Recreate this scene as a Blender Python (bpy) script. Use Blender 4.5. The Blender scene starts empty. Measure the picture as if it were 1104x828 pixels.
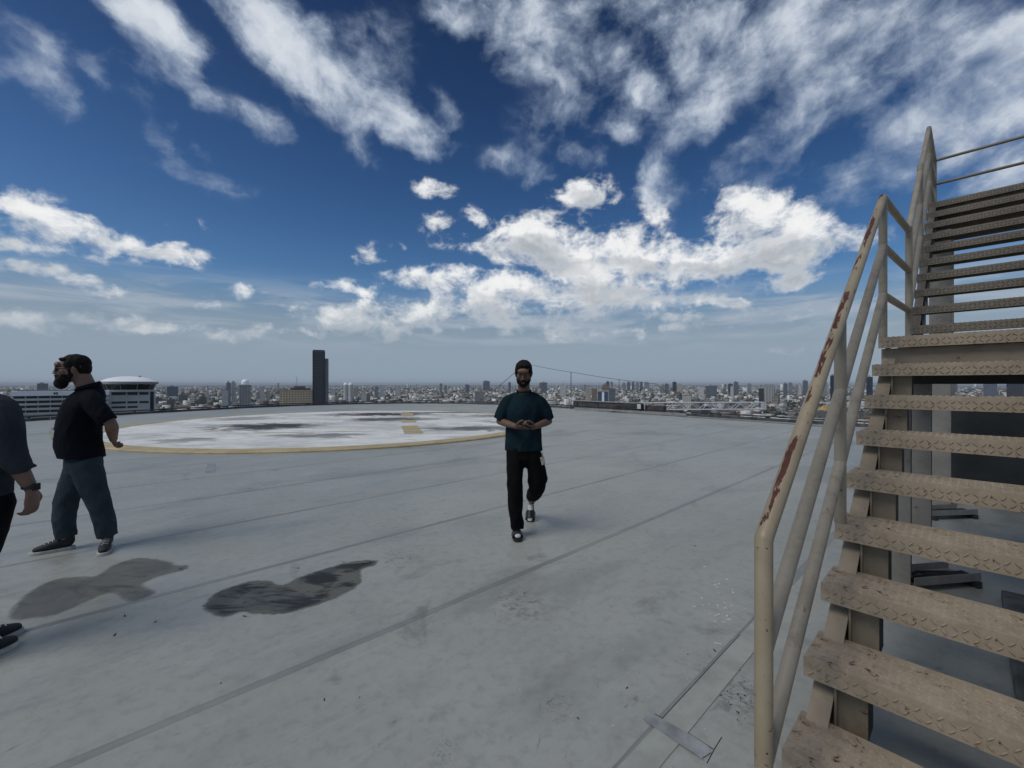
import bpy, math, random
import numpy as np
from mathutils import Vector, Matrix
R = math.radians
rnd = random.Random(7)
scene = bpy.context.scene
COL = scene.collection
EYE = 1.55

# ------------------------------------------------------------------ nodes
def newmat(name):
    m = bpy.data.materials.new(name); m.use_nodes = True
    nt = m.node_tree
    for n in list(nt.nodes): nt.nodes.remove(n)
    out = nt.nodes.new('ShaderNodeOutputMaterial')
    b = nt.nodes.new('ShaderNodeBsdfPrincipled')
    nt.links.new(b.outputs[0], out.inputs[0])
    return m, NT(nt), b

class NT:
    def __init__(s, nt): s.nt = nt
    def n(s, t, **k):
        x = s.nt.nodes.new(t)
        for a, b in k.items(): setattr(x, a, b)
        return x
    def put(s, sock, v):
        if isinstance(v, bpy.types.NodeSocket): s.nt.links.new(v, sock)
        elif v is not None:
            if hasattr(sock.default_value, '__len__') and not hasattr(v, '__len__'): v = [v]*len(sock.default_value)
            if hasattr(v, '__len__') and len(sock.default_value) == 4 and len(v) == 3: v = tuple(v)+(1,)
            sock.default_value = v
    def math(s, op, a, b=None, c=None, clamp=False):
        x = s.n('ShaderNodeMath', operation=op, use_clamp=clamp)
        s.put(x.inputs[0], a)
        if b is not None: s.put(x.inputs[1], b)
        if c is not None: s.put(x.inputs[2], c)
        return x.outputs[0]
    def vmath(s, op, a, b=None):
        x = s.n('ShaderNodeVectorMath', operation=op)
        s.put(x.inputs[0], a)
        if b is not None: s.put(x.inputs[1], b)
        return x.outputs['Value'] if op in ('LENGTH', 'DOT_PRODUCT') else x.outputs[0]
    def mix(s, f, a, b, mode='MIX'):
        x = s.n('ShaderNodeMix', data_type='RGBA', blend_type=mode)
        s.put(x.inputs[0], f); s.put(x.inputs[6], a); s.put(x.inputs[7], b)
        return x.outputs[2]
    def noise(s, vec, scale, detail=4, rough=.5, dist=0, dim='3D'):
        x = s.n('ShaderNodeTexNoise', noise_dimensions=dim)
        if vec is not None: s.put(x.inputs['Vector'], vec)
        x.inputs['Scale'].default_value = scale; x.inputs['Detail'].default_value = detail
        x.inputs['Roughness'].default_value = rough; x.inputs['Distortion'].default_value = dist
        return x.outputs[0]
    def mapr(s, v, a, b, c=0, d=1, smooth=True):
        x = s.n('ShaderNodeMapRange', interpolation_type='SMOOTHSTEP' if smooth else 'LINEAR')
        s.put(x.inputs[0], v)
        for i, q in zip((1, 2, 3, 4), (a, b, c, d)): s.put(x.inputs[i], q)
        return x.outputs[0]
    def mapping(s, vec, loc=(0,0,0), rot=(0,0,0), scale=(1,1,1), t='POINT'):
        x = s.n('ShaderNodeMapping', vector_type=t)
        s.put(x.inputs[0], vec); x.inputs[1].default_value = loc
        x.inputs[2].default_value = rot; x.inputs[3].default_value = scale
        return x.outputs[0]
    def obj(s): return s.n('ShaderNodeTexCoord').outputs['Object']
    def pos(s): return s.n('ShaderNodeNewGeometry').outputs['Position']
    def sep(s, v):
        x = s.n('ShaderNodeSeparateXYZ'); s.put(x.inputs[0], v); return x.outputs
    def comb(s, a, b, c):
        x = s.n('ShaderNodeCombineXYZ')
        for i, q in enumerate((a, b, c)): s.put(x.inputs[i], q)
        return x.outputs[0]
    def bump(s, h, strength=.3, dist=.01, normal=None):
        x = s.n('ShaderNodeBump'); s.put(x.inputs['Height'], h)
        x.inputs['Strength'].default_value = strength; x.inputs['Distance'].default_value = dist
        if normal is not None: s.put(x.inputs['Normal'], normal)
        return x.outputs[0]

def simple(name, col, rough=.6, var=.15, scale=8, bump=0, metal=0, bscale=None, world=False):
    m, t, b = newmat(name)
    v = t.pos() if world else t.obj()
    n = t.noise(v, scale, 5, .6)
    dark = tuple(c*(1-var) for c in col); lite = tuple(min(1, c*(1+var)) for c in col)
    t.put(b.inputs['Base Color'], t.mix(t.mapr(n, .3, .7), dark, lite))
    b.inputs['Roughness'].default_value = rough; b.inputs['Metallic'].default_value = metal
    if bump: t.put(b.inputs['Normal'], t.bump(t.noise(v, bscale or scale*4, 4), bump, .01))
    return m

# ------------------------------------------------------------------ mesh builder
class MB:
    def __init__(s): s.v = []; s.f = []
    def add(s, vs, fs):
        o = len(s.v); s.v.extend([tuple(q) for q in vs]); s.f.extend([tuple(i+o for i in f) for f in fs]); return s
    def box(s, x0, x1, y0, y1, z0, z1, M=None):
        vs = [Vector(p) for p in ((x0,y0,z0),(x1,y0,z0),(x1,y1,z0),(x0,y1,z0),(x0,y0,z1),(x1,y0,z1),(x1,y1,z1),(x0,y1,z1))]
        if M is not None: vs = [M @ p for p in vs]
        return s.add(vs, [(0,3,2,1),(4,5,6,7),(0,1,5,4),(1,2,6,5),(2,3,7,6),(3,0,4,7)])
    def bar(s, a, b, w, h, up=(0,0,1)):
        a = Vector(a); b = Vector(b); d = (b-a).normalized(); up = Vector(up)
        if abs(d.dot(up)) > .98: up = Vector((1,0,0))
        x = d.cross(up).normalized(); y = x.cross(d).normalized()
        vs = []
        for p in (a, b):
            for i, j in ((-1,-1),(1,-1),(1,1),(-1,1)): vs.append(p+x*i*w/2+y*j*h/2)
        return s.add(vs, [(0,3,2,1),(4,5,6,7),(0,1,5,4),(1,2,6,5),(2,3,7,6),(3,0,4,7)])
    def tube(s, pts, r, seg=16, caps=True, closed=False):
        pts = [Vector(p) for p in pts]; n = len(pts)
        rs = r if hasattr(r, '__len__') else [r]*n
        vs = []; px = None
        for i, p in enumerate(pts):
            if closed: d = pts[(i+1) % n]-pts[i-1]
            elif i == 0: d = pts[1]-p
            elif i == n-1: d = p-pts[-2]
            else: d = (pts[i+1]-p).normalized()+(p-pts[i-1]).normalized()
            d = d.normalized()
            if px is None:
                up = Vector((0,0,1)) if abs(d.z) < .9 else Vector((0,1,0))
                px = d.cross(up).normalized()
            else: px = (px-d*px.dot(d)).normalized()
            y = px.cross(d)
            for k in range(seg):
                a = 2*math.pi*k/seg; vs.append(p+px*math.cos(a)*rs[i]+y*math.sin(a)*rs[i])
        fs = []
        for i in range(n if closed else n-1):
            j = (i+1) % n
            for k in range(seg):
                l = (k+1) % seg; fs.append((i*seg+k, j*seg+k, j*seg+l, i*seg+l))
        if caps and not closed:
            fs.append(tuple(range(seg))); fs.append(tuple((n-1)*seg+k for k in reversed(range(seg))))
        return s.add(vs, fs)
    def prism(s, poly, z0, z1, M=None):
        n = len(poly); vs = [Vector((p[0], p[1], z0)) for p in poly]+[Vector((p[0], p[1], z1)) for p in poly]
        if M is not None: vs = [M @ q for q in vs]
        fs = [tuple(reversed(range(n))), tuple(range(n, 2*n))]
        fs += [(i, (i+1) % n, (i+1) % n+n, i+n) for i in range(n)]
        return s.add(vs, fs)
    def lathe(s, prof, seg=32, c=(0,0,0), M=None, caps=True, loop=False):
        vs = []
        for r, z in prof:
            for k in range(seg):
                a = 2*math.pi*k/seg; q = Vector((c[0]+r*math.cos(a), c[1]+r*math.sin(a), c[2]+z))
                vs.append(M @ q if M is not None else q)
        fs = []
        for i in range(len(prof)-1):
            for k in range(seg):
                l = (k+1) % seg; fs.append((i*seg+k, i*seg+l, (i+1)*seg+l, (i+1)*seg+k))
        if loop: fs += [((len(prof)-1)*seg+k, (len(prof)-1)*seg+(k+1) % seg, (k+1) % seg, k) for k in range(seg)]
        elif caps: fs.append(tuple(reversed(range(seg)))); fs.append(tuple((len(prof)-1)*seg+k for k in range(seg)))
        return s.add(vs, fs)
    def ell(s, c, r, M=None, nu=14, nv=10):
        vs = []; c = Vector(c)
        for i in range(nv+1):
            t = math.pi*i/nv
            for k in range(nu):
                a = 2*math.pi*k/nu
                q = Vector((r[0]*math.sin(t)*math.cos(a), r[1]*math.sin(t)*math.sin(a), r[2]*math.cos(t)))
                if M is not None: q = M @ q
                vs.append(c+q)
        fs = []
        for i in range(nv):
            for k in range(nu):
                l = (k+1) % nu; fs.append((i*nu+k, (i+1)*nu+k, (i+1)*nu+l, i*nu+l))
        return s.add(vs, fs)
    def limb(s, pts, radii, side=(1,0,0), seg=18, sub=5, flat=(0,0)):
        # tapered limb through points, radii r or (side radius, depth radius); rounded ends
        P = [Vector(p) for p in pts]; Q = [Vector(r) if hasattr(r, '__len__') else Vector((r, r)) for r in radii]
        def cr(a, b, c, d, t): return .5*((2*b)+(c-a)*t+(2*a-5*b+4*c-d)*t*t+(3*b-a-3*c+d)*t**3)
        pp = []; rr = []; n = len(P)
        for i in range(n-1):
            for k in range(sub):
                t = k/sub
                pp.append(cr(P[max(0, i-1)], P[i], P[i+1], P[min(n-1, i+2)], t))
                rr.append(cr(Q[max(0, i-1)], Q[i], Q[i+1], Q[min(n-1, i+2)], t))
        pp.append(P[-1]); rr.append(Q[-1])
        d0 = (pp[0]-pp[1]).normalized(); d1 = (pp[-1]-pp[-2]).normalized()
        def cap(p, r, d):
            out = []; m = min(r)
            for a in (30, 55, 75, 88): out.append((p+d*m*math.sin(R(a)), r*math.cos(R(a))))
            return out
        c0 = [] if flat[0] else cap(pp[0], rr[0], d0)[::-1]; c1 = [] if flat[1] else cap(pp[-1], rr[-1], d1)
        seq = c0+list(zip(pp, rr))+c1
        dirs = [d0*-1]*len(c0)+[None]*len(pp)+[d1]*len(c1)
        vs = []; side = Vector(side)
        for i, (p, r) in enumerate(seq):
            d = dirs[i]
            if d is None:
                j = i-len(c0); d = (pp[min(j+1, len(pp)-1)]-pp[max(0, j-1)]).normalized()
            x = (side-d*side.dot(d)).normalized(); y = d.cross(x)
            for k in range(seg):
                a = 2*math.pi*k/seg; vs.append(p+x*math.cos(a)*r[0]+y*math.sin(a)*r[1])
        fs = []; m = len(seq)
        for i in range(m-1):
            for k in range(seg):
                l = (k+1) % seg; fs.append((i*seg+k, i*seg+l, (i+1)*seg+l, (i+1)*seg+k))
        fs.append(tuple(reversed(range(seg)))); fs.append(tuple((m-1)*seg+k for k in range(seg)))
        return s.add(vs, fs)
    def mesh(s, name, mats=None, smooth=False):
        me = bpy.data.meshes.new(name); me.from_pydata(s.v, [], s.f); me.update()
        for m in (mats if isinstance(mats, (list, tuple)) else [mats]):
            if m: me.materials.append(m)
        if smooth: me.shade_smooth()
        return me
    def build(s, name, mat=None, parent=None, smooth=False, bevel=0, loc=None, auto=False):
        o = bpy.data.objects.new(name, s.mesh(name, mat, smooth)); COL.objects.link(o)
        if parent: o.parent = parent
        if loc: o.location = loc
        if auto:
            o.data.shade_smooth(); md = o.modifiers.new('edge', 'EDGE_SPLIT'); md.split_angle = R(40)
        if bevel:
            md = o.modifiers.new('bevel', 'BEVEL'); md.width = bevel; md.segments = 2; md.limit_method = 'ANGLE'
        return o

def tag(o, label=None, cat=None, group=None, kind=None):
    if label: o['label'] = label
    if cat: o['category'] = cat
    if group: o['group'] = group
    if kind: o['kind'] = kind
    return o
def empty(name, loc, rz=0):
    o = bpy.data.objects.new(name, None); o.location = loc; o.rotation_euler = (0,0,rz)
    o.empty_display_size = .2; COL.objects.link(o); return o
def setrot(): pass
def gpt(x, y):            # point of the deck seen at a picture position
    return ((x-552)*EYE/(y-413.5), 460*EYE/(y-413.5))

# ------------------------------------------------------------------ axes of the building
YAW = R(47.15)
SY, CY = math.sin(YAW), math.cos(YAW)
U = Vector((SY, CY, 0)); V = Vector((-CY, SY, 0))
# ------------------------------------------------------------------ render, camera, light, sky
SUN_AZ, SUN_EL = R(-122), R(54)
cam = bpy.data.cameras.new('camera'); camo = bpy.data.objects.new('camera', cam); COL.objects.link(camo)
camo.location = (0, 0, EYE); camo.rotation_euler = (R(90), 0, 0)
cam.sensor_width = 36; cam.lens = 36*460/1104; cam.clip_start = .05; cam.clip_end = 200000
cam.shift_y = .5/1104
scene.camera = camo
scene.view_settings.view_transform = 'Standard'; scene.view_settings.look = 'None'
scene.view_settings.exposure = 0; scene.view_settings.gamma = 1
scene.cycles.volume_bounces = 0; scene.cycles.max_bounces = 6

sun = bpy.data.lights.new('sun', 'SUN'); sun.energy = 1.6; sun.angle = R(32); sun.color = (1, .95, .88)
suno = bpy.data.objects.new('sun', sun); COL.objects.link(suno)
sd = Vector((math.sin(SUN_AZ)*math.cos(SUN_EL), math.cos(SUN_AZ)*math.cos(SUN_EL), math.sin(SUN_EL)))
suno.rotation_euler = sd.to_track_quat('Z', 'Y').to_euler()

world = bpy.data.worlds.new('World'); scene.world = world; world.use_nodes = True
wt = world.node_tree
for n in list(wt.nodes): wt.nodes.remove(n)
W = NT(wt)
sky = W.n('ShaderNodeTexSky', sky_type='NISHITA'); sky.sun_disc = False
sky.sun_elevation = SUN_EL; sky.sun_rotation = SUN_AZ; sky.altitude = 80
sky.air_density = 1.0; sky.dust_density = 1.2; sky.ozone_density = 3.0
D = W.n('ShaderNodeTexCoord').outputs['Generated']
dx, dy, dz = W.sep(D)
az = W.math('ARCTAN2', dx, dy)
hor = W.math('SQRT', W.math('ADD', W.math('MULTIPLY', dx, dx), W.math('MULTIPLY', dy, dy)))
tt = W.math('DIVIDE', W.math('MAXIMUM', dz, -.2), W.math('MAXIMUM', hor, .02))
P = W.comb(az, tt, 0)
zz = W.math('ADD', W.math('MAXIMUM', dz, 0), .10)
Q = W.comb(W.math('DIVIDE', dx, zz), W.math('DIVIDE', dy, zz), 0)

def to_sky(px, py):
    a = math.atan((px-552)/460); return a, (413.5-py)/460*math.cos(a)
GA, GT = np.meshgrid(np.linspace(-1, 1, 200), np.linspace(0, 1, 160))   # azimuth, rise over run
def cloud_field(blobs):
    acc = np.zeros_like(GA)
    for cx, cy, rx, ry, ang, w in blobs:
        a, t = to_sky(cx, cy); c, s = math.cos(R(ang)), math.sin(R(ang))
        J = np.array([[math.cos(a)**2/460, 0], [0, -math.cos(a)/460]])
        J[1, 0] = -(413.5-cy)/460*math.sin(a)*math.cos(a)**2/460
        Ji = np.linalg.inv(J)
        X = Ji[0, 0]*(GA-a)+Ji[0, 1]*(GT-t); Y = Ji[1, 0]*(GA-a)+Ji[1, 1]*(GT-t)
        p = (X*c+Y*s)/(rx*1.3); q = (-X*s+Y*c)/(ry*1.3)
        g = np.clip(1-np.sqrt(p*p+q*q), 0, 1)*w*1.6
        acc = np.maximum(acc, np.minimum(g, w))
    return acc
def field_nodes(F, rank, ca, ct):      # a 2-D field as a short sum of products of 1-D curves
    u_, s_, v_ = np.linalg.svd(F.T, full_matrices=False)
    tot = None
    for i in range(0, rank, 3):
        outs = []; gain = [1, 1, 1]
        for which, src in ((0, ca), (1, ct)):
            cn = W.n('ShaderNodeRGBCurve'); cm = cn.mapping; cm.use_clip = False
            mx = []
            for k in range(3):
                f = (u_[:, i+k] if which == 0 else v_[i+k, :])
                m = float(np.abs(f).max()); mx.append(m); f = f/m
                xs = np.linspace(0, 1, len(f)); cu = cm.curves[k]
                step = 2
                idx = list(range(0, len(f), step))
                if idx[-1] != len(f)-1: idx.append(len(f)-1)
                for j in idx:
                    x, y = float(xs[j]), float(f[j]*.5+.5)
                    if j == 0: cu.points[0].location = (x, y); pt = cu.points[0]
                    elif j == len(f)-1: cu.points[-1].location = (x, y); pt = cu.points[-1]
                    else: pt = cu.points.new(x, y)
                for pt in cu.points: pt.handle_type = 'VECTOR'
            cm.update()
            W.put(cn.inputs['Color'], src)
            o = W.vmath('ADD', W.vmath('SCALE', cn.outputs[0], None), (-1, -1, -1))
            o.node.inputs[0].links[0].from_node.inputs[3].default_value = 2
            outs.append(o)
            for k in range(3): gain[k] *= mx[k]
        g3 = tuple(float(gain[k]*s_[i+k]) for k in range(3))
        d = W.vmath('DOT_PRODUCT', W.vmath('MULTIPLY', outs[0], g3), outs[1])
        tot = d if tot is None else W.math('ADD', tot, d)
    return tot
A_BL = [(165,35,85,34,46,1),(205,85,45,20,50,.8),(130,5,50,20,40,.8),(325,55,115,40,42,1),(420,125,75,30,28,.95),(300,15,75,28,45,.8),
 (385,90,80,30,45,.8),(455,150,45,22,20,.9),(285,128,38,20,38,.55),(180,160,48,13,50,.52),(215,190,65,9,14,.42),(225,170,25,14,70,.42),(42,35,52,26,42,.6),(48,85,42,16,60,.5),
 (97,65,30,15,70,.45),(180,125,9,7,30,.6),(10,60,25,30,60,.4),(392,165,30,14,50,.5),(560,15,95,38,18,.9),(640,45,75,38,55,.8),
 (705,15,120,34,5,.75),(692,92,42,30,60,.8),(665,130,30,20,40,.7),(600,70,50,20,60,.6),(820,50,120,34,-45,.68),(760,120,70,30,-45,.6),(900,50,130,38,-30,.58),
 (1020,115,140,46,-28,.78),(945,170,95,28,-22,.68),(1065,55,90,40,-20,.65),(850,150,70,26,-62,.55),(1000,20,90,30,-10,.5),
 (1075,185,60,30,-10,.75),(715,190,34,24,70,.6),(590,150,45,18,40,.4),(540,60,40,14,50,.45),(500,20,50,24,20,.7),(740,60,60,24,60,.6),(780,180,40,14,-50,.45),(1090,120,50,40,-20,.8),(630,170,30,16,20,.5),(690,95,16,18,0,.9),(665,130,16,14,0,.85),(710,185,22,18,20,.7),(705,215,26,18,40,.65),(650,75,60,30,30,.6),(560,45,80,30,40,.6),(620,120,60,26,10,.42),(560,175,40,20,20,.42),(880,110,110,34,-35,.62),(960,60,110,30,-20,.5),(770,80,60,30,10,.55),(820,180,60,24,-50,.5),(1000,170,100,26,-22,.55),(130,60,30,60,-45,.3),(400,60,60,60,20,.3),(480,120,30,14,60,.4)]
B_BL = [(628,205,36,17,5,.9),(470,207,30,10,10,.6),(468,239,18,11,0,.75),(520,232,22,9,0,.6),(398,275,17,8,10,.6),(380,311,42,10,5,.8),
 (262,313,16,6,5,.55),(575,250,52,24,-5,.95),(610,275,80,26,10,1),(690,272,60,24,8,1),(740,288,90,20,0,1),(815,225,50,22,15,1),(830,245,75,34,8,1),
 (900,250,38,20,10,.9),(860,268,60,24,0,.9),(790,275,60,20,0,.9),(485,300,60,17,5,.85),(540,312,60,20,0,.95),(640,316,90,20,0,1),(710,322,60,14,0,.9),
 (770,325,60,9,8,.8),(862,335,26,7,0,.7),(860,298,34,9,0,.75),(470,338,80,14,3,.62),(388,338,52,14,4,.66),(430,352,90,12,0,.5),(570,345,110,13,0,.55),
 (700,222,22,20,50,.55),(20,222,50,24,20,1),(85,248,70,18,14,.95),(160,268,46,10,12,.85),(15,262,50,9,8,.65),(82,277,30,7,15,.66),
 (50,296,55,8,10,.7),(110,307,34,6,5,.7),(215,354,120,5,2,.62),(152,346,26,6,0,.72),(60,346,100,12,2,.45),(560,262,90,8,0,.6),(218,328,16,5,0,.4),(180,232,14,6,0,.35),(740,345,80,6,0,.4),(330,330,40,8,0,.35),(420,325,30,8,10,.5),(210,278,16,5,10,.5),(340,280,8,4,0,.45),(215,245,20,5,10,.3),(430,262,12,6,20,.35),(520,330,60,14,0,.7),(300,356,80,5,0,.5),(850,372,60,4,0,.35),(640,360,130,6,0,.35)]
# high broken cloud drawn out along the wind, and cumulus with bright crowns and grey bases
wn = W.n('ShaderNodeTexNoise', noise_dimensions='2D'); W.put(wn.inputs['Vector'], P); wn.inputs['Scale'].default_value = 7; wn.inputs['Detail'].default_value = 5; wn.inputs['Roughness'].default_value = .6
warp = W.vmath('MULTIPLY', W.vmath('SUBTRACT', wn.outputs[1], (.5, .5, .5)), (.10, .08, 0))
Pw = W.vmath('ADD', P, warp)
wa, wtt, _ = W.sep(Pw)
ia = W.mapr(wa, -1, 1, 0, 1, False); it = W.mapr(wtt, 0, 1, 0, 1, False)
ca = W.comb(ia, ia, ia); ct = W.comb(it, it, it)
FA = cloud_field(A_BL); FB = cloud_field(B_BL)
mA = field_nodes(FA, 18, ca, ct); mB = W.math('MULTIPLY', field_nodes(FB, 21, ca, ct), .93)
from_below = np.zeros_like(FB)
sh = np.roll(FB, -7, axis=0); sh[-7:] = 0
sh2 = np.roll(FB, 7, axis=0); sh2[:7] = 0
crown = field_nodes(sh2-sh, 15, ca, ct)      # > 0 near the tops, < 0 near the bases
nA = W.noise(W.mapping(Q, scale=(1, .62, 1)), 2.6, 7, .58, .5, '2D')
nP = W.noise(P, 8, 7, .57, .25, '2D')
behind = W.mapr(W.math('ABSOLUTE', az), .95, 1.3, 0, .48)       # broken cloud all round
over = W.mapr(tt, .95, 1.5, 0, .55)
gen = W.math('MAXIMUM', behind, over)
outside = W.mapr(W.math('MAXIMUM', W.math('ABSOLUTE', az), tt), .96, 1.0, 1, 0)
mA = W.math('MAXIMUM', W.math('MULTIPLY', mA, outside), gen); mB = W.math('MULTIPLY', mB, outside)
nD = W.noise(W.mapping(Pw, loc=(2, 5, 0), rot=(0, 0, .4), scale=(1.25, 1, 1)), 17, 6, .56, .15, '2D')
fA = W.math('ADD', W.math('ADD', W.math('MULTIPLY', W.math('SUBTRACT', nA, .5), 1.3), W.math('MULTIPLY', W.math('SUBTRACT', nP, .5), 1.5)), W.math('MULTIPLY', W.math('SUBTRACT', nD, .5), .75))
rawA = W.math('ADD', mA, fA)
dA = W.math('MULTIPLY', W.mapr(rawA, -.02, 1.05), W.mapr(mA, .0, .34))
nB = W.noise(W.mapping(P, scale=(1, 1.35, 1)), 13, 8, .60, .25, '2D')
nB2 = W.noise(W.mapping(W.vmath('ADD', P, (-.010, .022, 0)), scale=(1, 1.35, 1)), 13, 4, .58, .25, '2D')
bil = W.math('ABSOLUTE', W.math('SUBTRACT', W.noise(W.mapping(P, loc=(3, 1, 0), scale=(1, 1.3, 1)), 22, 5, .55, .0, '2D'), .5))
rB = W.math('ADD', mB, W.math('ADD', W.math('MULTIPLY', W.math('SUBTRACT', nB, .5), 2.3), W.math('MULTIPLY', W.math('SUBTRACT', .08, bil), 1.3)))
dB = W.math('MULTIPLY', W.mapr(rB, .06, .96), W.mapr(mB, .0, .26))
litB = W.math('ADD', W.math('MULTIPLY', W.math('SUBTRACT', nB, nB2), 2.2), W.math('MULTIPLY', crown, 1.25))
litB = W.math('ADD', litB, W.math('MULTIPLY', W.math('SUBTRACT', .10, bil), -.7))
grey = W.math('MULTIPLY', W.mapr(mB, .45, .95), W.mapr(crown, .35, -.10))
whiteB = W.math('MULTIPLY', W.mapr(litB, -.75, .35), W.math('SUBTRACT', 1, W.math('MULTIPLY', grey, .55)))
thick = W.mapr(rB, .45, 1.3)
# colours
skyc = sky.outputs[0]
hs = W.n('ShaderNodeHueSaturation'); hs.inputs['Saturation'].default_value = 1.2; W.put(hs.inputs['Color'], skyc)
ramp = W.n('ShaderNodeValToRGB'); cr = ramp.color_ramp
W.put(ramp.inputs[0], W.mapr(tt, 0, 1.0, 0, 1, False))
cr.elements[0].position = 0; cr.elements[0].color = (.30, .33, .36, 1)
cr.elements[1].position = 1; cr.elements[1].color = (.16, .19, .26, 1)
for p, c in ((.10, (.40,.46,.50,1)), (.20, (.46,.58,.70,1)), (.40, (.33,.43,.56,1)), (.65, (.225,.285,.39,1))):
    e = cr.elements.new(p); e.color = c
blue = W.vmath('MULTIPLY', W.mix(1, hs.outputs[0], ramp.outputs[0], 'MULTIPLY'), (1.28, 1.24, 1.16))
# far dust layer low over the horizon: grey-blue air
dust = W.math('MULTIPLY', W.mapr(tt, .0, .26, .93, 0), W.math('ADD', .88, W.math('MULTIPLY', W.noise(W.mapping(P, scale=(1, 9, 1)), 3, 4, .5), .22)), clamp=True)
BG = 0.1
def c(r, g, b): return (r/BG, g/BG, b/BG)
blue = W.mix(dust, blue, c(.285, .355, .435))
colA = W.mix(W.mapr(rawA, .35, 1.5), c(.32, .40, .53), c(.74, .78, .83))
s1 = W.mix(W.math('MULTIPLY', dA, .93), blue, colA)
colB = W.mix(whiteB, c(.42, .45, .49), c(.92, .92, .91))
colB = W.mix(W.math('MULTIPLY', W.math('SUBTRACT', 1, thick), .55), colB, c(.74, .78, .82))
ns = W.noise(W.mapping(P, loc=(1.5, 0, 0), scale=(1, 7, 1)), 4.5, 6, .58, .3, '2D')
strat = W.math('MULTIPLY', W.math('MULTIPLY', W.mapr(tt, .05, .11), W.mapr(tt, .24, .14)), W.mapr(ns, .40, .66, 0, .75))
s1 = W.mix(strat, s1, c(.40, .46, .54))
s2 = W.mix(W.math('MULTIPLY', dB, .97), s1, colB)
veil = W.mapr(tt, .02, .21, .97, 0)
s3 = W.mix(W.math('MULTIPLY', veil, .9), s2, c(.285, .355, .435))
under = W.mix(W.mapr(dz, -.03, 0), c(.12, .13, .14), s3)
bg = W.n('ShaderNodeBackground'); W.put(bg.inputs[0], under); bg.inputs[1].default_value = BG
wo = W.n('ShaderNodeOutputWorld'); wt.links.new(bg.outputs[0], wo.inputs[0])
world.cycles.sampling_method = 'MANUAL'; world.cycles.sample_map_resolution = 512
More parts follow.
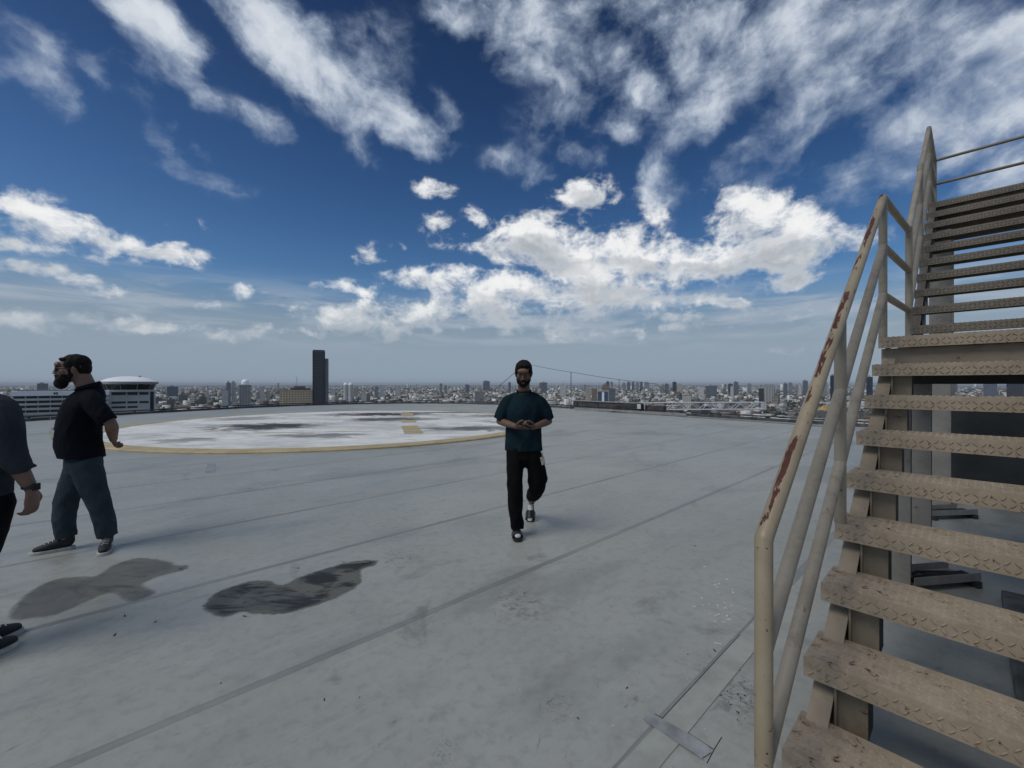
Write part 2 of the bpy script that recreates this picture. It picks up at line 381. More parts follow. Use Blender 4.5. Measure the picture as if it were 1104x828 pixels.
# ------------------------------------------------------------------ materials
def deck_material():
    m, t, b = newmat('roof_coating')
    p = t.pos(); rot = t.mapping(p, rot=(0, 0, -(math.pi/2-YAW)))      # x along U, y along V
    x, y, z = t.sep(rot)
    big = t.noise(p, .35, 5, .6, .4); mid = t.noise(t.mapping(rot, scale=(.5, 1.4, 1)), 1.6, 7, .62, .5)
    fine = t.noise(p, 14, 6, .65); streak = t.noise(t.mapping(rot, scale=(.25, 3, 1)), 2.2, 6, .6, .6)
    c = t.mix(t.mapr(big, .3, .7), (.288,.296,.266), (.368,.377,.342))
    c = t.mix(t.math('MULTIPLY', t.mapr(mid, .48, .75), .6), c, (.170,.180,.168))
    c = t.mix(t.math('MULTIPLY', t.mapr(streak, .52, .72), .4), c, (.345,.358,.34))
    c = t.mix(t.math('MULTIPLY', t.mapr(fine, .45, .7), .35), c, (.165,.173,.16))
    cl = t.noise(t.mapping(p, loc=(2, 5, 0)), 3.6, 8, .7, .6)
    c = t.mix(t.math('MULTIPLY', t.mapr(cl, .42, .66), .35), c, (.33,.343,.325))
    pool = t.noise(t.mapping(rot, loc=(7, 3, 0), scale=(.6, 1, 1)), .55, 5, .6, .8)
    c = t.mix(t.math('MULTIPLY', t.mapr(pool, .54, .66), .38), c, (.145,.153,.143))
    # smudges and dark drips
    sm = t.noise(p, 1.1, 8, .7, 1.2)
    c = t.mix(t.math('MULTIPLY', t.mapr(sm, .57, .72), .6), c, (.125,.132,.12))
    sm2 = t.noise(t.mapping(rot, loc=(4, 9, 0), scale=(1, 2.2, 1)), 3.2, 8, .75, 1.4)
    c = t.mix(t.math('MULTIPLY', t.mapr(sm2, .62, .71), .75), c, (.09,.095,.09))
    sp = t.noise(p, 40, 2, .5)
    c = t.mix(t.math('MULTIPLY', t.mapr(sp, .73, .78), .5), c, (.07,.07,.065))
    # brushed strokes of the coating
    stroke = t.noise(t.mapping(rot, scale=(1.2, 22, 1)), 1.5, 4, .6, .8)
    c = t.mix(t.math('MULTIPLY', t.mapr(stroke, .55, .75), .22), c, (.43,.44,.43))
    # taped seams every 1.55 m, coated over
    wob = t.math('MULTIPLY', t.math('SUBTRACT', t.noise(t.mapping(rot, scale=(1, 0, 0)), 1.2, 3), .5), .03)
    yy = t.math('ADD', t.math('ADD', y, wob), -.966+154.5)
    s = t.math('ABSOLUTE', t.math('SUBTRACT', t.math('MODULO', yy, 1.545), .7725))
    s = t.math('SUBTRACT', .7725, s)                                    # distance to the nearest seam
    band = t.mapr(s, .022, .030, 1, 0); line = t.mapr(t.math('ABSOLUTE', t.math('SUBTRACT', s, .025)), .0, .007, 1, 0)
    fade = t.mapr(t.noise(p, .8, 4), .36, .60, .55, 1)
    c = t.mix(t.math('MULTIPLY', t.math('MULTIPLY', band, fade), .65), c, (.135,.142,.135))
    c = t.mix(t.math('MULTIPLY', t.math('MULTIPLY', line, fade), .5), c, (.09,.095,.09))
    for (sx_, sy_, sr) in ((787, 742, .15), (790, 748, .22), (318, 634, .10), (655, 455, .8), (702, 500, .6), (600, 760, .10), (480, 810, .07), (432, 600, .22), (560, 650, .25)):
        gx, gy = gpt(sx_, sy_)
        dd = t.vmath('LENGTH', t.vmath('MULTIPLY', t.vmath('SUBTRACT', p, (gx, gy, 0)), (1/sr, .8/sr, 0)))
        w_ = t.math('MULTIPLY', t.mapr(dd, .2, 1.3, 1, 0), t.mapr(t.noise(t.mapping(p, loc=(sx_*.1, 0, 0)), 3.2/sr, 7, .72, 1.6), .47, .62))
        c = t.mix(t.math('MULTIPLY', w_, .55), c, (.075,.080,.075))
    t.put(b.inputs['Base Color'], c)
    t.put(b.inputs['Roughness'], t.mapr(mid, .3, .7, .50, .34))
    h = t.math('ADD', t.math('MULTIPLY', t.noise(p, 6, 8, .65), 1), t.math('MULTIPLY', fine, .35))
    h = t.math('ADD', h, t.math('MULTIPLY', band, .18))
    t.put(b.inputs['Normal'], t.bump(h, .35, .012))
    return m
def pad_material(cx, cy):
    m, t, b = newmat('pad_paint')
    p = t.pos(); q = t.mapping(p, scale=(1, 1, 1))
    n1 = t.noise(t.mapping(p, rot=(0, 0, .15), scale=(.5, 1.0, 1)), .42, 7, .62, .6)
    n2 = t.noise(t.mapping(p, scale=(.7, 1.3, 1)), 1.5, 8, .68, .8)
    n3 = t.noise(p, 9, 5, .6)
    c = t.mix(t.mapr(n2, .3, .7), (.62,.63,.61), (.82,.82,.79))
    c = t.mix(t.math('MULTIPLY', t.mapr(n3, .5, .75), .25), c, (.42,.44,.45))
    g = t.mapr(n1, .46, .60)                                            # worn grey areas
    c = t.mix(t.math('MULTIPLY', g, .5), c, (.34,.35,.33)); fs = t.noise(t.mapping(p, rot=(0,0,.3), scale=(.5, 2.4, 1)), 2.2, 8, .72, 1.0); c = t.mix(t.math('MULTIPLY', t.mapr(fs, .56, .68), .55), c, (.20,.20,.185))
    x, y, z = t.sep(p)
    def patch(px, py, rx, ry, w=1):
        d = t.vmath('LENGTH', t.vmath('MULTIPLY', t.vmath('SUBTRACT', p, (px, py, 0.04)), (1/rx, 1/ry, 0)))
        return t.math('MULTIPLY', t.mapr(t.math('ADD', d, t.math('MULTIPLY', t.math('SUBTRACT', n2, .5), 3.0)), .45, 1.20, 1, 0), w)
    dk = patch(-8.9, 15.4, 2.0, 1.5)
    for a in ((-6.6, 21.6, 3.2, 1.3), (-3.2, 23.0, 3.6, .7, .8), (-5.4, 18.6, 1.9, 1.2, .9), (-.6, 20.6, 2.1, .9, .7), (-1.3, 14.7, 1.9, .9, .8), (-5.7, 12.6, 1.4, .6, .7), (-8.8, 11.6, 1.0, .5, .6), (.2, 17.5, 1.5, 1, .6), (-11.8, 19.0, 1.6, 1.2, .5)):
        dk = t.math('MAXIMUM', dk, patch(*a))
    c = t.mix(t.math('MULTIPLY', dk, .95), c, (.040,.042,.042))
    t.put(b.inputs['Base Color'], c); b.inputs['Roughness'].default_value = .75; b.inputs['Specular IOR Level'].default_value = .15
    t.put(b.inputs['Normal'], t.bump(t.math('ADD', n2, n3), .25, .01))
    return m
def yellow_material():
    m, t, b = newmat('yellow_paint')
    p = t.pos(); n = t.noise(p, 1.6, 8, .7, .6); n3 = t.noise(p, 12, 4)
    c = t.mix(t.mapr(n, .3, .7), (.36,.285,.15), (.50,.41,.235))
    c = t.mix(t.math('MULTIPLY', t.mapr(n3, .55, .75), .5), c, (.25,.21,.14))
    t.put(b.inputs['Base Color'], c); b.inputs['Roughness'].default_value = .65
    return m
def rusty_paint(name, base, light, rust_amt=.5, stripe=False):
    m, t, b = newmat(name)
    o = t.obj(); n = t.noise(o, 2.2, 6, .65, .4); f = t.noise(o, 30, 5, .6)
    c = t.mix(t.mapr(n, .32, .68), base, light)
    grime = t.noise(o, 7, 7, .7, .5)
    c = t.mix(t.math('MULTIPLY', t.mapr(grime, .5, .72), .55), c, tuple(k*.55 for k in base))
    if stripe:
        g2 = t.noise(o, 26, 8, .74, .5); c = t.mix(t.math('MULTIPLY', t.mapr(g2, .50, .70), .38), c, tuple(k*.42 for k in base)); g3 = t.noise(t.mapping(o, loc=(9, 9, 9)), 11, 6, .7); c = t.mix(t.math('MULTIPLY', t.mapr(g3, .54, .72), .45), c, (.46,.41,.33))
    r = t.noise(t.mapping(o, loc=(5.2, 1.3, 8.8)), 16, 6, .68, .6)
    chips = t.mapr(r, .70-.06*rust_amt, .725-.06*rust_amt)
    spots = t.mapr(t.noise(t.mapping(o, loc=(1, 2, 3)), 75, 2, .5), .735, .75)
    chips = t.math('MAXIMUM', chips, t.math('MULTIPLY', spots, rust_amt))
    stain = t.mapr(r, .60-.05*rust_amt, .70-.05*rust_amt)
    c = t.mix(t.math('MULTIPLY', stain, .35), c, (.20,.125,.07))
    rc = t.mix(f, (.028,.015,.012), (.11,.042,.026))
    c = t.mix(chips, c, rc)
    t.put(b.inputs['Base Color'], c)
    t.put(b.inputs['Roughness'], t.mapr(chips, 0, 1, .52, .9))
    h = t.math('ADD', t.math('MULTIPLY', chips, -.9), t.math('MULTIPLY', f, .35))
    t.put(b.inputs['Normal'], t.bump(h, .45, .004))
    return m
def flaking_rail():                       # paint peeled in long flakes along the top of the rail
    m, t, b = newmat('flaking_rail_paint')
    o = t.obj()
    sl = math.atan2(.211, .297)
    al = t.mapping(o, rot=(0, sl, 0))     # x runs along the sloping rail
    n = t.noise(o, 2.2, 6, .65, .4)
    c = t.mix(t.mapr(n, .32, .68), (.26,.21,.135), (.34,.285,.195))
    f = t.noise(o, 30, 5, .6)
    fl = t.noise(t.mapping(al, loc=(2.3,0,0), scale=(.17, 1, 1)), 34, 6, .66, .7)
    x, y, z = t.sep(t.mapping(al, loc=(0, 0, 0)))
    where = t.mapr(t.noise(t.mapping(al, scale=(1, 0, 0)), 3.2, 3), .36, .58)
    nrm = t.n('ShaderNodeNewGeometry').outputs['Normal']
    side = t.vmath('DOT_PRODUCT', nrm, tuple((Vector((0,0,1))*.70-U*.62+V*.15).normalized()))
    line = t.mapr(side, .80, .99)
    k = t.math('ADD', fl, t.math('MULTIPLY', t.math('MULTIPLY', line, where), .20))
    chips = t.mapr(k, .648, .664)
    sp = t.mapr(t.noise(o, 75, 2, .5), .73, .75)
    chips = t.math('MAXIMUM', chips, sp)
    c = t.mix(t.math('MULTIPLY', t.mapr(k, .58, .67), .3), c, (.20,.13,.08))
    c = t.mix(chips, c, t.mix(f, (.03,.013,.011), (.125,.040,.028)))
    t.put(b.inputs['Base Color'], c); t.put(b.inputs['Roughness'], t.mapr(chips, 0, 1, .45, .9))
    t.put(b.inputs['Normal'], t.bump(t.math('ADD', t.math('MULTIPLY', chips, -1), t.math('MULTIPLY', f, .3)), .5, .004))
    return m
CX, CYP, CR = -6.6, 17.3, 7.8
M = {}
M['deck'] = deck_material(); M['pad'] = pad_material(CX, CYP); M['yellow'] = yellow_material()
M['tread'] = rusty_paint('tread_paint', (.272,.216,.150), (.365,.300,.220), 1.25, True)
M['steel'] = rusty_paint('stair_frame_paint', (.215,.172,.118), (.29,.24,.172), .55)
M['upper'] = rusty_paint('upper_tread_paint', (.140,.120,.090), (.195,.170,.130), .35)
M['rail'] = flaking_rail()
M['tube'] = rusty_paint('rail_paint', (.245,.210,.155), (.33,.29,.225), .6)
M['column'] = rusty_paint('column_paint', (.22,.205,.18), (.30,.285,.25), .2)
M['dark_steel'] = simple('dark_steel', (.028,.028,.028), .6, .3)
M['curb'] = simple('curb_felt', (.070,.073,.075), .85, .45, 3, .4, world=True)
M['pipe'] = simple('dark_pipe', (.035,.036,.038), .45, .3, 5, world=True)
M['box_panel'] = simple('grey_panel', (.035,.038,.037), .5, .25, 3)
M['concrete'] = simple('concrete', (.20,.205,.20), .9, .3, 4, .4, world=True)
M['brown_panel'] = simple('brown_panel', (.085,.075,.068), .7, .3, 3)
M['white_metal'] = simple('white_metal', (.62,.63,.63), .5, .12, 4)
M['grey_metal'] = simple('grey_metal', (.26,.27,.27), .5, .2, 4)
M['black'] = simple('black_plastic', (.012,.012,.013), .4, .2)
M['glass_lamp'] = simple('lamp_glass', (.55,.57,.58), .15, .1)
M['rag'] = simple('dark_rag', (.02,.02,.022), .9, .4, 20, .5)
def wet():
    m, t, b = newmat('damp_patch')
    p = t.pos(); n = t.noise(p, 2.2, 7, .65, .8); f = t.noise(p, 9, 6, .7, 1.5)
    c = t.mix(t.mapr(n, .35, .65), (.055,.062,.072), (.080,.089,.101))
    c = t.mix(t.mapr(f, .50, .60), c, (.020,.021,.023)); c = t.mix(t.mapr(t.noise(p, 1.7, 3), .5, .56), c, (.085,.085,.072))
    t.put(b.inputs['Base Color'], c); b.inputs['Roughness'].default_value = .38
    t.put(b.inputs['Normal'], t.bump(t.noise(p, 7, 6), .2, .01))
    return m
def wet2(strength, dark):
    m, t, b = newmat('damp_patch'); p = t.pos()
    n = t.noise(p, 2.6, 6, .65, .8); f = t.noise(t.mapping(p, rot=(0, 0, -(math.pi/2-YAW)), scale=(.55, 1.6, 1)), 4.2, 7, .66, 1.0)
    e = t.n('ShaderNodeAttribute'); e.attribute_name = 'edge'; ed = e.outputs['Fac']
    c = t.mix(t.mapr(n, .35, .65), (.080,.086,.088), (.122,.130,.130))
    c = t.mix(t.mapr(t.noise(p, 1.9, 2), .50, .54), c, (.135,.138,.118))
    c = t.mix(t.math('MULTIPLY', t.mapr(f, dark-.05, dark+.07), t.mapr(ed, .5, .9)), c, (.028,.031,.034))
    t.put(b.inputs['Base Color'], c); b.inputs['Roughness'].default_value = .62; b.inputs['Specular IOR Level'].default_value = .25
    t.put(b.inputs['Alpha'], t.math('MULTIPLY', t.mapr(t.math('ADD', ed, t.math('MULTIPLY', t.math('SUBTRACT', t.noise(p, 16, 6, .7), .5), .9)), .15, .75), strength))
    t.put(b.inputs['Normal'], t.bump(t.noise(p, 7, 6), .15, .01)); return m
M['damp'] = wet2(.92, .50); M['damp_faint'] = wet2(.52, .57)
def faded():
    m, t, b = newmat('faded_yellow_paint'); p = t.pos(); n = t.noise(p, 1.3, 8, .75, .8)
    t.put(b.inputs['Base Color'], t.mix(t.mapr(n, .42, .56), (.70,.71,.69), (.50,.43,.27))); b.inputs['Roughness'].default_value = .65; return m
M['faded'] = faded()
M['patch'] = simple('repair_tape', (.25,.262,.265), .55, .3, 9, .2, world=True)
M['strip'] = simple('coated_strip', (.31,.32,.29), .5, .15, 5, .3, world=True)
M['tar'] = simple('tar', (.03,.03,.03), .7, .5, 18, .6, world=True)
M['slab'] = simple('shade_dark_concrete', (.085,.092,.092), .8, .45, 6, .4)  # concrete coloured dark to carry the shade under the stairs
# ------------------------------------------------------------------ the roof
E1 = [(-20.8,-26),(-20.7,-10),(-20.65,5),(-20.6,18.1),(-20.35,20.2),(-19.8,22.3),(-18.9,24.8),(-17.6,28),(-16.0,30.5),(-14.1,32.3),(-12,33.9),(-9.75,34.8),(-7,35.1),(-4,34.6),(-.86,32.9),(1.8,30.5),(4.17,27.5),(8.02,22.4),(11.6,17.5),(14.2,13.96),(18,8.8),(23,2),(23,-26)]
md = MB().prism(E1, -.35, 0); deck = md.build('roof_deck', M['deck']); tag(deck, kind='structure')
def wall_body():
    inner = [(x*.985, y*.985-.1) for x, y in E1]
    m, t, b = newmat('host_wall')
    p = t.pos(); x, y, z = t.sep(p)
    band = t.mapr(t.math('MODULO', t.math('ADD', z, 100), 3.4), 1.3, 1.35)
    t.put(b.inputs['Base Color'], t.mix(band, (.45,.44,.42), (.05,.06,.07))); b.inputs['Roughness'].default_value = .6
    o = MB().prism(inner, -79, -.36).build('tower_block', m)
    tag(o, 'tall banded building that carries the grey roof deck underfoot', 'building')
wall_body()
# round landing pad with a yellow rim
pad = empty('helipad', (CX, CYP, 0)); tag(pad, 'round worn white landing pad with a yellow rim on the grey roof', 'helipad')
MB().lathe([(7.35,.0),(7.35,.040)], 160).build('pad_surface', M['pad'], pad)
MB().lathe([(7.352,.0),(7.82,.0),(7.82,.030),(7.78,.052),(7.352,.052)], 160, loop=True).build('rim', M['yellow'], pad)
def flat(poly, z, name, mat, parent=None, th=.003):
    o = MB().prism([(p[0]-(CX if parent else 0), p[1]-(CYP if parent else 0)) for p in poly], z, z+th).build(name, mat, parent); return o
def bar_on_pad(a, b, w, name='letter_stroke', mat='yellow'):
    a = Vector(a); b = Vector(b); d = (b-a).normalized(); n = Vector((-d.y, d.x))*w/2
    flat([a-n, b-n, b+n, a+n], .041, name, M[mat], pad)
bar_on_pad((-3.0, 13.1), (-3.75, 15.6), .58)
bar_on_pad((-4.1, 17.0), (-4.35, 18.0), .58)
bar_on_pad((-4.95, 20.3), (-5.5, 22.3), .62)
bar_on_pad((-3.9, 13.9), (-8.6, 13.2), .22, 'faded_stroke', 'faded')
bar_on_pad((-9.6, 13.6), (-10.1, 15.2), .30, 'faded_stroke', 'faded')
bar_on_pad((-8.0, 18.9), (-4.8, 19.5), .22, 'faded_stroke', 'faded')
flat([(-5.95,8.35),(-5.78,8.32),(-5.25,7.55),(-5.40,7.5)], .0015, 'painted_tick', M['patch']).__setitem__('kind', 'structure')
# damp patches, coated strips, repair tape and tar lines lying on the deck
def smooth_poly(pts, k=4, jit=.008):
    out = []; n = len(pts)
    for i in range(n):
        a, b, c, d = (Vector(pts[(i+j) % n]) for j in (-1, 0, 1, 2))
        for q in range(k):
            t = q/k; p = .5*((2*b)+(c-a)*t+(2*a-5*b+4*c-d)*t*t+(3*b-a-3*c+d)*t**3)
            out.append((p.x+rnd.uniform(-jit, jit), p.y+rnd.uniform(-jit, jit)))
    return out
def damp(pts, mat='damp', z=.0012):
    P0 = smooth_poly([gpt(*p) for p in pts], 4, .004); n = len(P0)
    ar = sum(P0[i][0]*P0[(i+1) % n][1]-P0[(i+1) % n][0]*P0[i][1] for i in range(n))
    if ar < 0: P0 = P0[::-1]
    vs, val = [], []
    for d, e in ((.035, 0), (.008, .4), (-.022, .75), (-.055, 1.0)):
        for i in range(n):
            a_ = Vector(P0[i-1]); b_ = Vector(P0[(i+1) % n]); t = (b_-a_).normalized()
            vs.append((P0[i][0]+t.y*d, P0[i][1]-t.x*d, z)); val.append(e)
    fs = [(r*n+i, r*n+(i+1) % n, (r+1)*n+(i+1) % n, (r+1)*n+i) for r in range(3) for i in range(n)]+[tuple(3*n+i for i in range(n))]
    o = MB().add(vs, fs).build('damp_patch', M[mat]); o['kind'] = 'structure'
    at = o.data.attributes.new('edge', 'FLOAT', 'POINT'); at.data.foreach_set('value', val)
damp([(222,651.6),(235,638),(267,627),(287,625.5),(304,631),(325,621),(356,611),(380,605),(403,603.5),(404,607.5),(388,614),(388,627),(368,640),(339,651.6),(304,660),(275,660),(262,658),(243,663),(226,658.5)])
damp([(13,660),(26,642.6),(56,625),(87,621),(104,620),(124,608),(148,601),(174,603.5),(191,608.7),(202,610),(198,614),(174,619.6),(152,629.6),(165,636),(161,641.7),(139,647),(124,638),(104,642.6),(65,660),(43,664),(17,666.5)], 'damp_faint')
def strip(a, b, w, z, name, mat):
    a = Vector(a); b = Vector(b); d = (b-a).normalized(); n = Vector((-d.y, d.x))*w
    o = flat([a, b, b+n, a+n], z, name, mat); o['kind'] = 'structure'; return o
a = Vector(gpt(640, 860)); 
u2 = Vector((SY, CY)); v2 = Vector((-CY, SY))
s0 = Vector(gpt(717, 772))
strip(s0-u2*1.2, s0+u2*1.35, -.115, .001, 'coated_strip', M['strip'])
strip(s0-u2*.02, s0+u2*.95, .0045, .0012, 'tar_line', M['tar'])
tp = smooth_poly([gpt(*p) for p in ((697,773),(701,769.5),(707,771),(764,805),(757,817),(754,816.5),(698,779))], 3, .001)
flat(tp, .0046, 'repair_tape', M['patch'], th=.0008)['kind'] = 'structure'
def line(pts, w=.008, z=.002, mat=None, name='tar_line'):
    o = MB().tube([(*gpt(*p), z*.4) for p in pts], w, 6).build(name, mat or M['tar']); o['kind'] = 'structure'
line([(706,769),(740,788),(769,807)], .002); line([(700,795),(706,785),(706,780)], .002)
line([(762,822),(770,807),(778,794)], .0018)
# scraps and chips of white paint, black scuffs
mb = MB()
for i in range(60):
    px, py = rnd.gauss(775, 14), rnd.gauss(652, 16)
    if i > 30: px, py = rnd.uniform(560, 830), rnd.uniform(600, 790)
    x, y = gpt(px, py); a = rnd.uniform(0, 6.3); s = rnd.uniform(.005, .012) if i < 30 else rnd.uniform(.002, .004)
    M4 = Matrix.Translation((x, y, .001)) @ Matrix.Rotation(a, 4, 'Z')
    mb.box(-s, s, -s*.5, s*.5, 0, .002, M4)
o = mb.build('paint_flakes', M['white_metal']); tag(o, 'scattered white paint flakes on the deck near the stair foot', 'paint flakes', kind='stuff')
mb = MB()
for i in range(20):
    px, py = rnd.gauss(792, 12), rnd.gauss(744, 14)
    x, y = gpt(px, py); a = rnd.uniform(0, 6.3); s = rnd.uniform(.002, .007)
    mb.box(-s, s, -s*.35, s*.35, 0, .0025, Matrix.Translation((x, y, .001)) @ Matrix.Rotation(a, 4, 'Z'))
for i in range(22):
    px, py = rnd.uniform(100, 800), rnd.uniform(540, 800)
    x, y = gpt(px, py); a = rnd.uniform(0, 6.3); s = rnd.uniform(.004, .014)
    mb.box(-s, s, -s*.3, s*.3, 0, .0025, Matrix.Translation((x, y, .001)) @ Matrix.Rotation(a, 4, 'Z'))
o = mb.build('dark_debris', M['tar']); tag(o, 'small dark specks of debris scattered on the grey deck', 'debris', kind='stuff')
# low kerb round the roof with a pipe along its top
par = empty('parapet', (0, 0, 0)); tag(par, 'low dark kerb with a pipe along its top round the roof edge', 'parapet')
def offset(poly, d):
    out = []
    for i, p in enumerate(poly):
        a = Vector(poly[max(0, i-1)]); b = Vector(poly[min(len(poly)-1, i+1)]); t = (b-a).normalized()
        out.append((p[0]+t.y*d, p[1]-t.x*d))
    return out
def ribbon(poly, d0, d1, z0, z1):
    A = offset(poly, d0); B = offset(poly, d1); n = len(poly); vs = []
    for i in range(n): vs += [(*A[i], z0), (*B[i], z0), (*B[i], z1), (*A[i], z1)]
    fs = []
    for i in range(n-1):
        for k in range(4): l = (k+1) % 4; fs.append((i*4+k, i*4+l, (i+1)*4+l, (i+1)*4+k))
    fs += [(0, 1, 2, 3)[::-1], tuple((n-1)*4+k for k in range(4))]
    return MB().add(vs, fs)
ribbon(E1, .04, .26, .0, .115).build('kerb', M['curb'], par)
E1s = []
for i in range(len(E1)-1):
    a = Vector(E1[i]); b = Vector(E1[i+1]); n = max(1, int((b-a).length/1.0))
    for k in range(n): E1s.append(tuple(a+(b-a)*k/n))
top = offset(E1s, .12)
MB().tube([(x, y, .185) for x, y in top], .030, 8).build('pipe', M['pipe'], par, True)
mb = MB()
vis = [(x, y) for x, y in top if y > 8][::2]
for x, y in vis:
    mb2 = MB().box(x-.03, x+.03, y-.03, y+.03, .115, .16); mb2.build('pipe_clip', M['pipe'], par)
for off, zz_ in ((-.95, .006),):            # cable lying on the deck inside the kerb on the right
    pts = [(8.6, 19.4), (9.6, 18.1), (11.0, 16.1), (11.5, 15.2)]
    o = MB().tube([(x, y, zz_) for x, y in [(5.0,24.9),(7.2,21.9),(9.2,19.0),(10.9,16.6),(11.8,15.0)]], .012, 6).build('loose_cable', M['pipe'])
    tag(o, 'thin dark cable lying on the deck parallel to the right-hand kerb', 'cable')
# ------------------------------------------------------------------ the steel staircase
G_, R_, Z0_, T_ = .297, .211, .422, .080
SX0, SY0 = 1.211, 1.773
WID = 1.28
st = empty('metal_staircase', (SX0, SY0, 0), math.pi/2-YAW)       # local x: up the run, local y: away from the viewer's side (0 .. -WID)
tag(st, 'beige rusty steel staircase of chequer-plate treads with tubular handrails', 'staircase')
def lozenges(mb, s0, s1, d0, d1, z, pitch=.029, front=False):
    i = 0; x = (s0 if not front else 0)+pitch*.5
    span = s1-s0
    nrow = int(span/pitch)
    ncol = int((d1-d0)/pitch)
    for i in range(nrow):
        for j in range(ncol):
            a = R(45) if (i+j) % 2 else R(-45)
            cx = s0+(i+.5)*pitch; cy = -(d0+(j+.5)*pitch)
            L, w, h = .0150, .0040, .0046
            c, s = math.cos(a), math.sin(a)
            pts = [(L,0,0),(0,w,0),(-L,0,0),(0,-w,0),(L*.5,0,h),(-L*.5,0,h)]
            vs = []
            for (p, q, r) in pts:
                X, Y = p*c-q*s, p*s+q*c
                if front: vs.append((-(.0005)-r+z, cy+Y, cx+X))     # relief on a vertical face: cx is a height
                else: vs.append((cx+X, cy+Y, z+r))
            if front: mb.add(vs, [(0,5,1) if 0 else (0,4,1),(1,4,5,2)[:4],(2,5,3),(3,5,4,0)])
            else: mb.add(vs, [(0,1,4),(1,2,5,4),(2,3,5),(3,0,4,5)])
def tread_mesh(depth, lip, relief=True, thick=.006, width=WID):
    mb = MB()
    mb.box(0, depth, -width, 0, -thick, 0)                      # plate
    mb.box(0, thick, -width, 0, -lip, -thick)                   # folded front lip
    mb.box(depth-thick, depth, -width, 0, -.055, -thick)        # rear lip
    if relief:
        lozenges(mb, .008, depth-.004, .01, width-.01, 0)
        lozenges(mb, -lip+.006, -.004, .01, width-.01, 0, front=True)
    return mb
def sep_mesh(mb, mat): return mb.mesh('tread', mat)
low = sep_mesh(tread_mesh(.272, T_), M['tread'])
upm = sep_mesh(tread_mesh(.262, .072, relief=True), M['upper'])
for k in range(-1, 7):
    o = bpy.data.objects.new('tread', low); COL.objects.link(o); o.parent = st; o.location = (G_*k, 0, Z0_+R_*k)
    if k == -1: o.location.z += .001
UD = -.063; US = 7*G_+1.156; UZ = Z0_+7*R_+.184
for k in range(9):
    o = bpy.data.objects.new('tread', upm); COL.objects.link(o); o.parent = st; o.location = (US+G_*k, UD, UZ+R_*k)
# landings
LZ = Z0_+7*R_; TZ = UZ+9*R_; TS = US+9*G_
lm = tread_mesh(US+.10-7*G_, T_); o = lm.build('landing', M['tread'], st); o.location = (7*G_, 0, LZ)
mb = MB()
mb.box(7*G_+.055, 7*G_+.065, -WID+.01, -.012, LZ-.27, LZ-T_-.002).box(7*G_+.02, 7*G_+.14, -WID+.01, -.012, LZ-.28, LZ-.27)
mb.build('landing_beam', M['steel'], st)
MB().box(US-.05, US+.06, -WID+.01, -.045, LZ-.345, LZ-.062).build('landing_beam', M['dark_steel'], st)
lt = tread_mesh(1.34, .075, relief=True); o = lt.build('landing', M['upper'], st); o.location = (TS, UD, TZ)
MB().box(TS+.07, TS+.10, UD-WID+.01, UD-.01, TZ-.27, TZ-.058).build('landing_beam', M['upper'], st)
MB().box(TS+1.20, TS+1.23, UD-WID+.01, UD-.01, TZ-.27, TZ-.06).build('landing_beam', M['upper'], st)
# stringers: channels opening inwards
def stringer(s0, z0, s1, z1, y, inward, drop, depth, fl, mat, top_cut=None):
    d = Vector((s1-s0, 0, z1-z0)).normalized(); n = Vector((-d.z, 0, d.x)); mb = MB()
    A = Vector((s0, y, z0))-Vector((0,0,drop)); B = Vector((s1, y, z1))-Vector((0,0,drop))
    def plate(o0, o1, y0, y1):
        vs = []
        for p in (A, B):
            for oo in (o0, o1):
                for yy in (y0, y1): q = p-n*oo; vs.append((q.x, yy, q.z))
        mb.add(vs, [(0,1,3,2),(4,6,7,5),(0,4,5,1),(2,3,7,6),(0,2,6,4),(1,5,7,3)])
    y2 = y+inward*.009; y3 = y+inward*fl
    plate(0, depth, min(y, y2), max(y, y2))
    plate(0, .010, min(y2, y3), max(y2, y3)); plate(depth-.010, depth, min(y2, y3), max(y2, y3))
    return mb.build('stringer', mat, st)
for y, iw in ((-.024, -1), (-WID+.024, 1)):
    stringer(-.43, Z0_-.43*R_/G_-.0, 7*G_, LZ, y, iw, .158, .19, .072, M['steel'])
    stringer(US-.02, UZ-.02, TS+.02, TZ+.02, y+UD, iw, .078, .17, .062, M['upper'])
    for k in range(-1, 8):                                           # gussets under each tread
        yy = y+iw*.064
        za_, zb_ = max(.02, Z0_+R_*(k-1)-.075), Z0_+R_*k-.058
        if k == 7: za_ = Z0_+R_*6-.075; zb_ = LZ-.283
        if zb_ > za_+.02:
            def slab(s0, s1, d0, d1, nm, mt): MB().box(G_*k+s0, G_*k+s1, min(y+iw*d0, y+iw*d1), max(y+iw*d0, y+iw*d1), za_, zb_).build(nm, M[mt], st)
            slab(.030, .060, .074, .082, 'bracket', 'steel'); slab(.066, .076, .074, .175, 'bracket', 'steel'); slab(.077, .20, .160, .175, 'bracket', 'dark_steel')  # rear plate coloured near-black to stand for the bracket's shaded side
    for k in range(0, 10):
        yy = y+UD+iw*.064
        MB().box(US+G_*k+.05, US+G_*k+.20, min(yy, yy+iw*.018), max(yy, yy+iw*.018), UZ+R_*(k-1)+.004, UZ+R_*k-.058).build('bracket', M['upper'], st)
    # side channels of the two landings
    mb = MB(); mb.box(7*G_+.14, US-.052, min(y, y+iw*.009), max(y, y+iw*.009), LZ-.28, LZ-.058); mb.build('landing_beam', M['steel'], st)
    yy = y+UD; mb = MB(); mb.box(TS+.102, TS+1.198, min(yy, yy+iw*.009), max(yy, yy+iw*.009), TZ-.26, TZ-.058); mb.build('landing_beam', M['upper'], st)
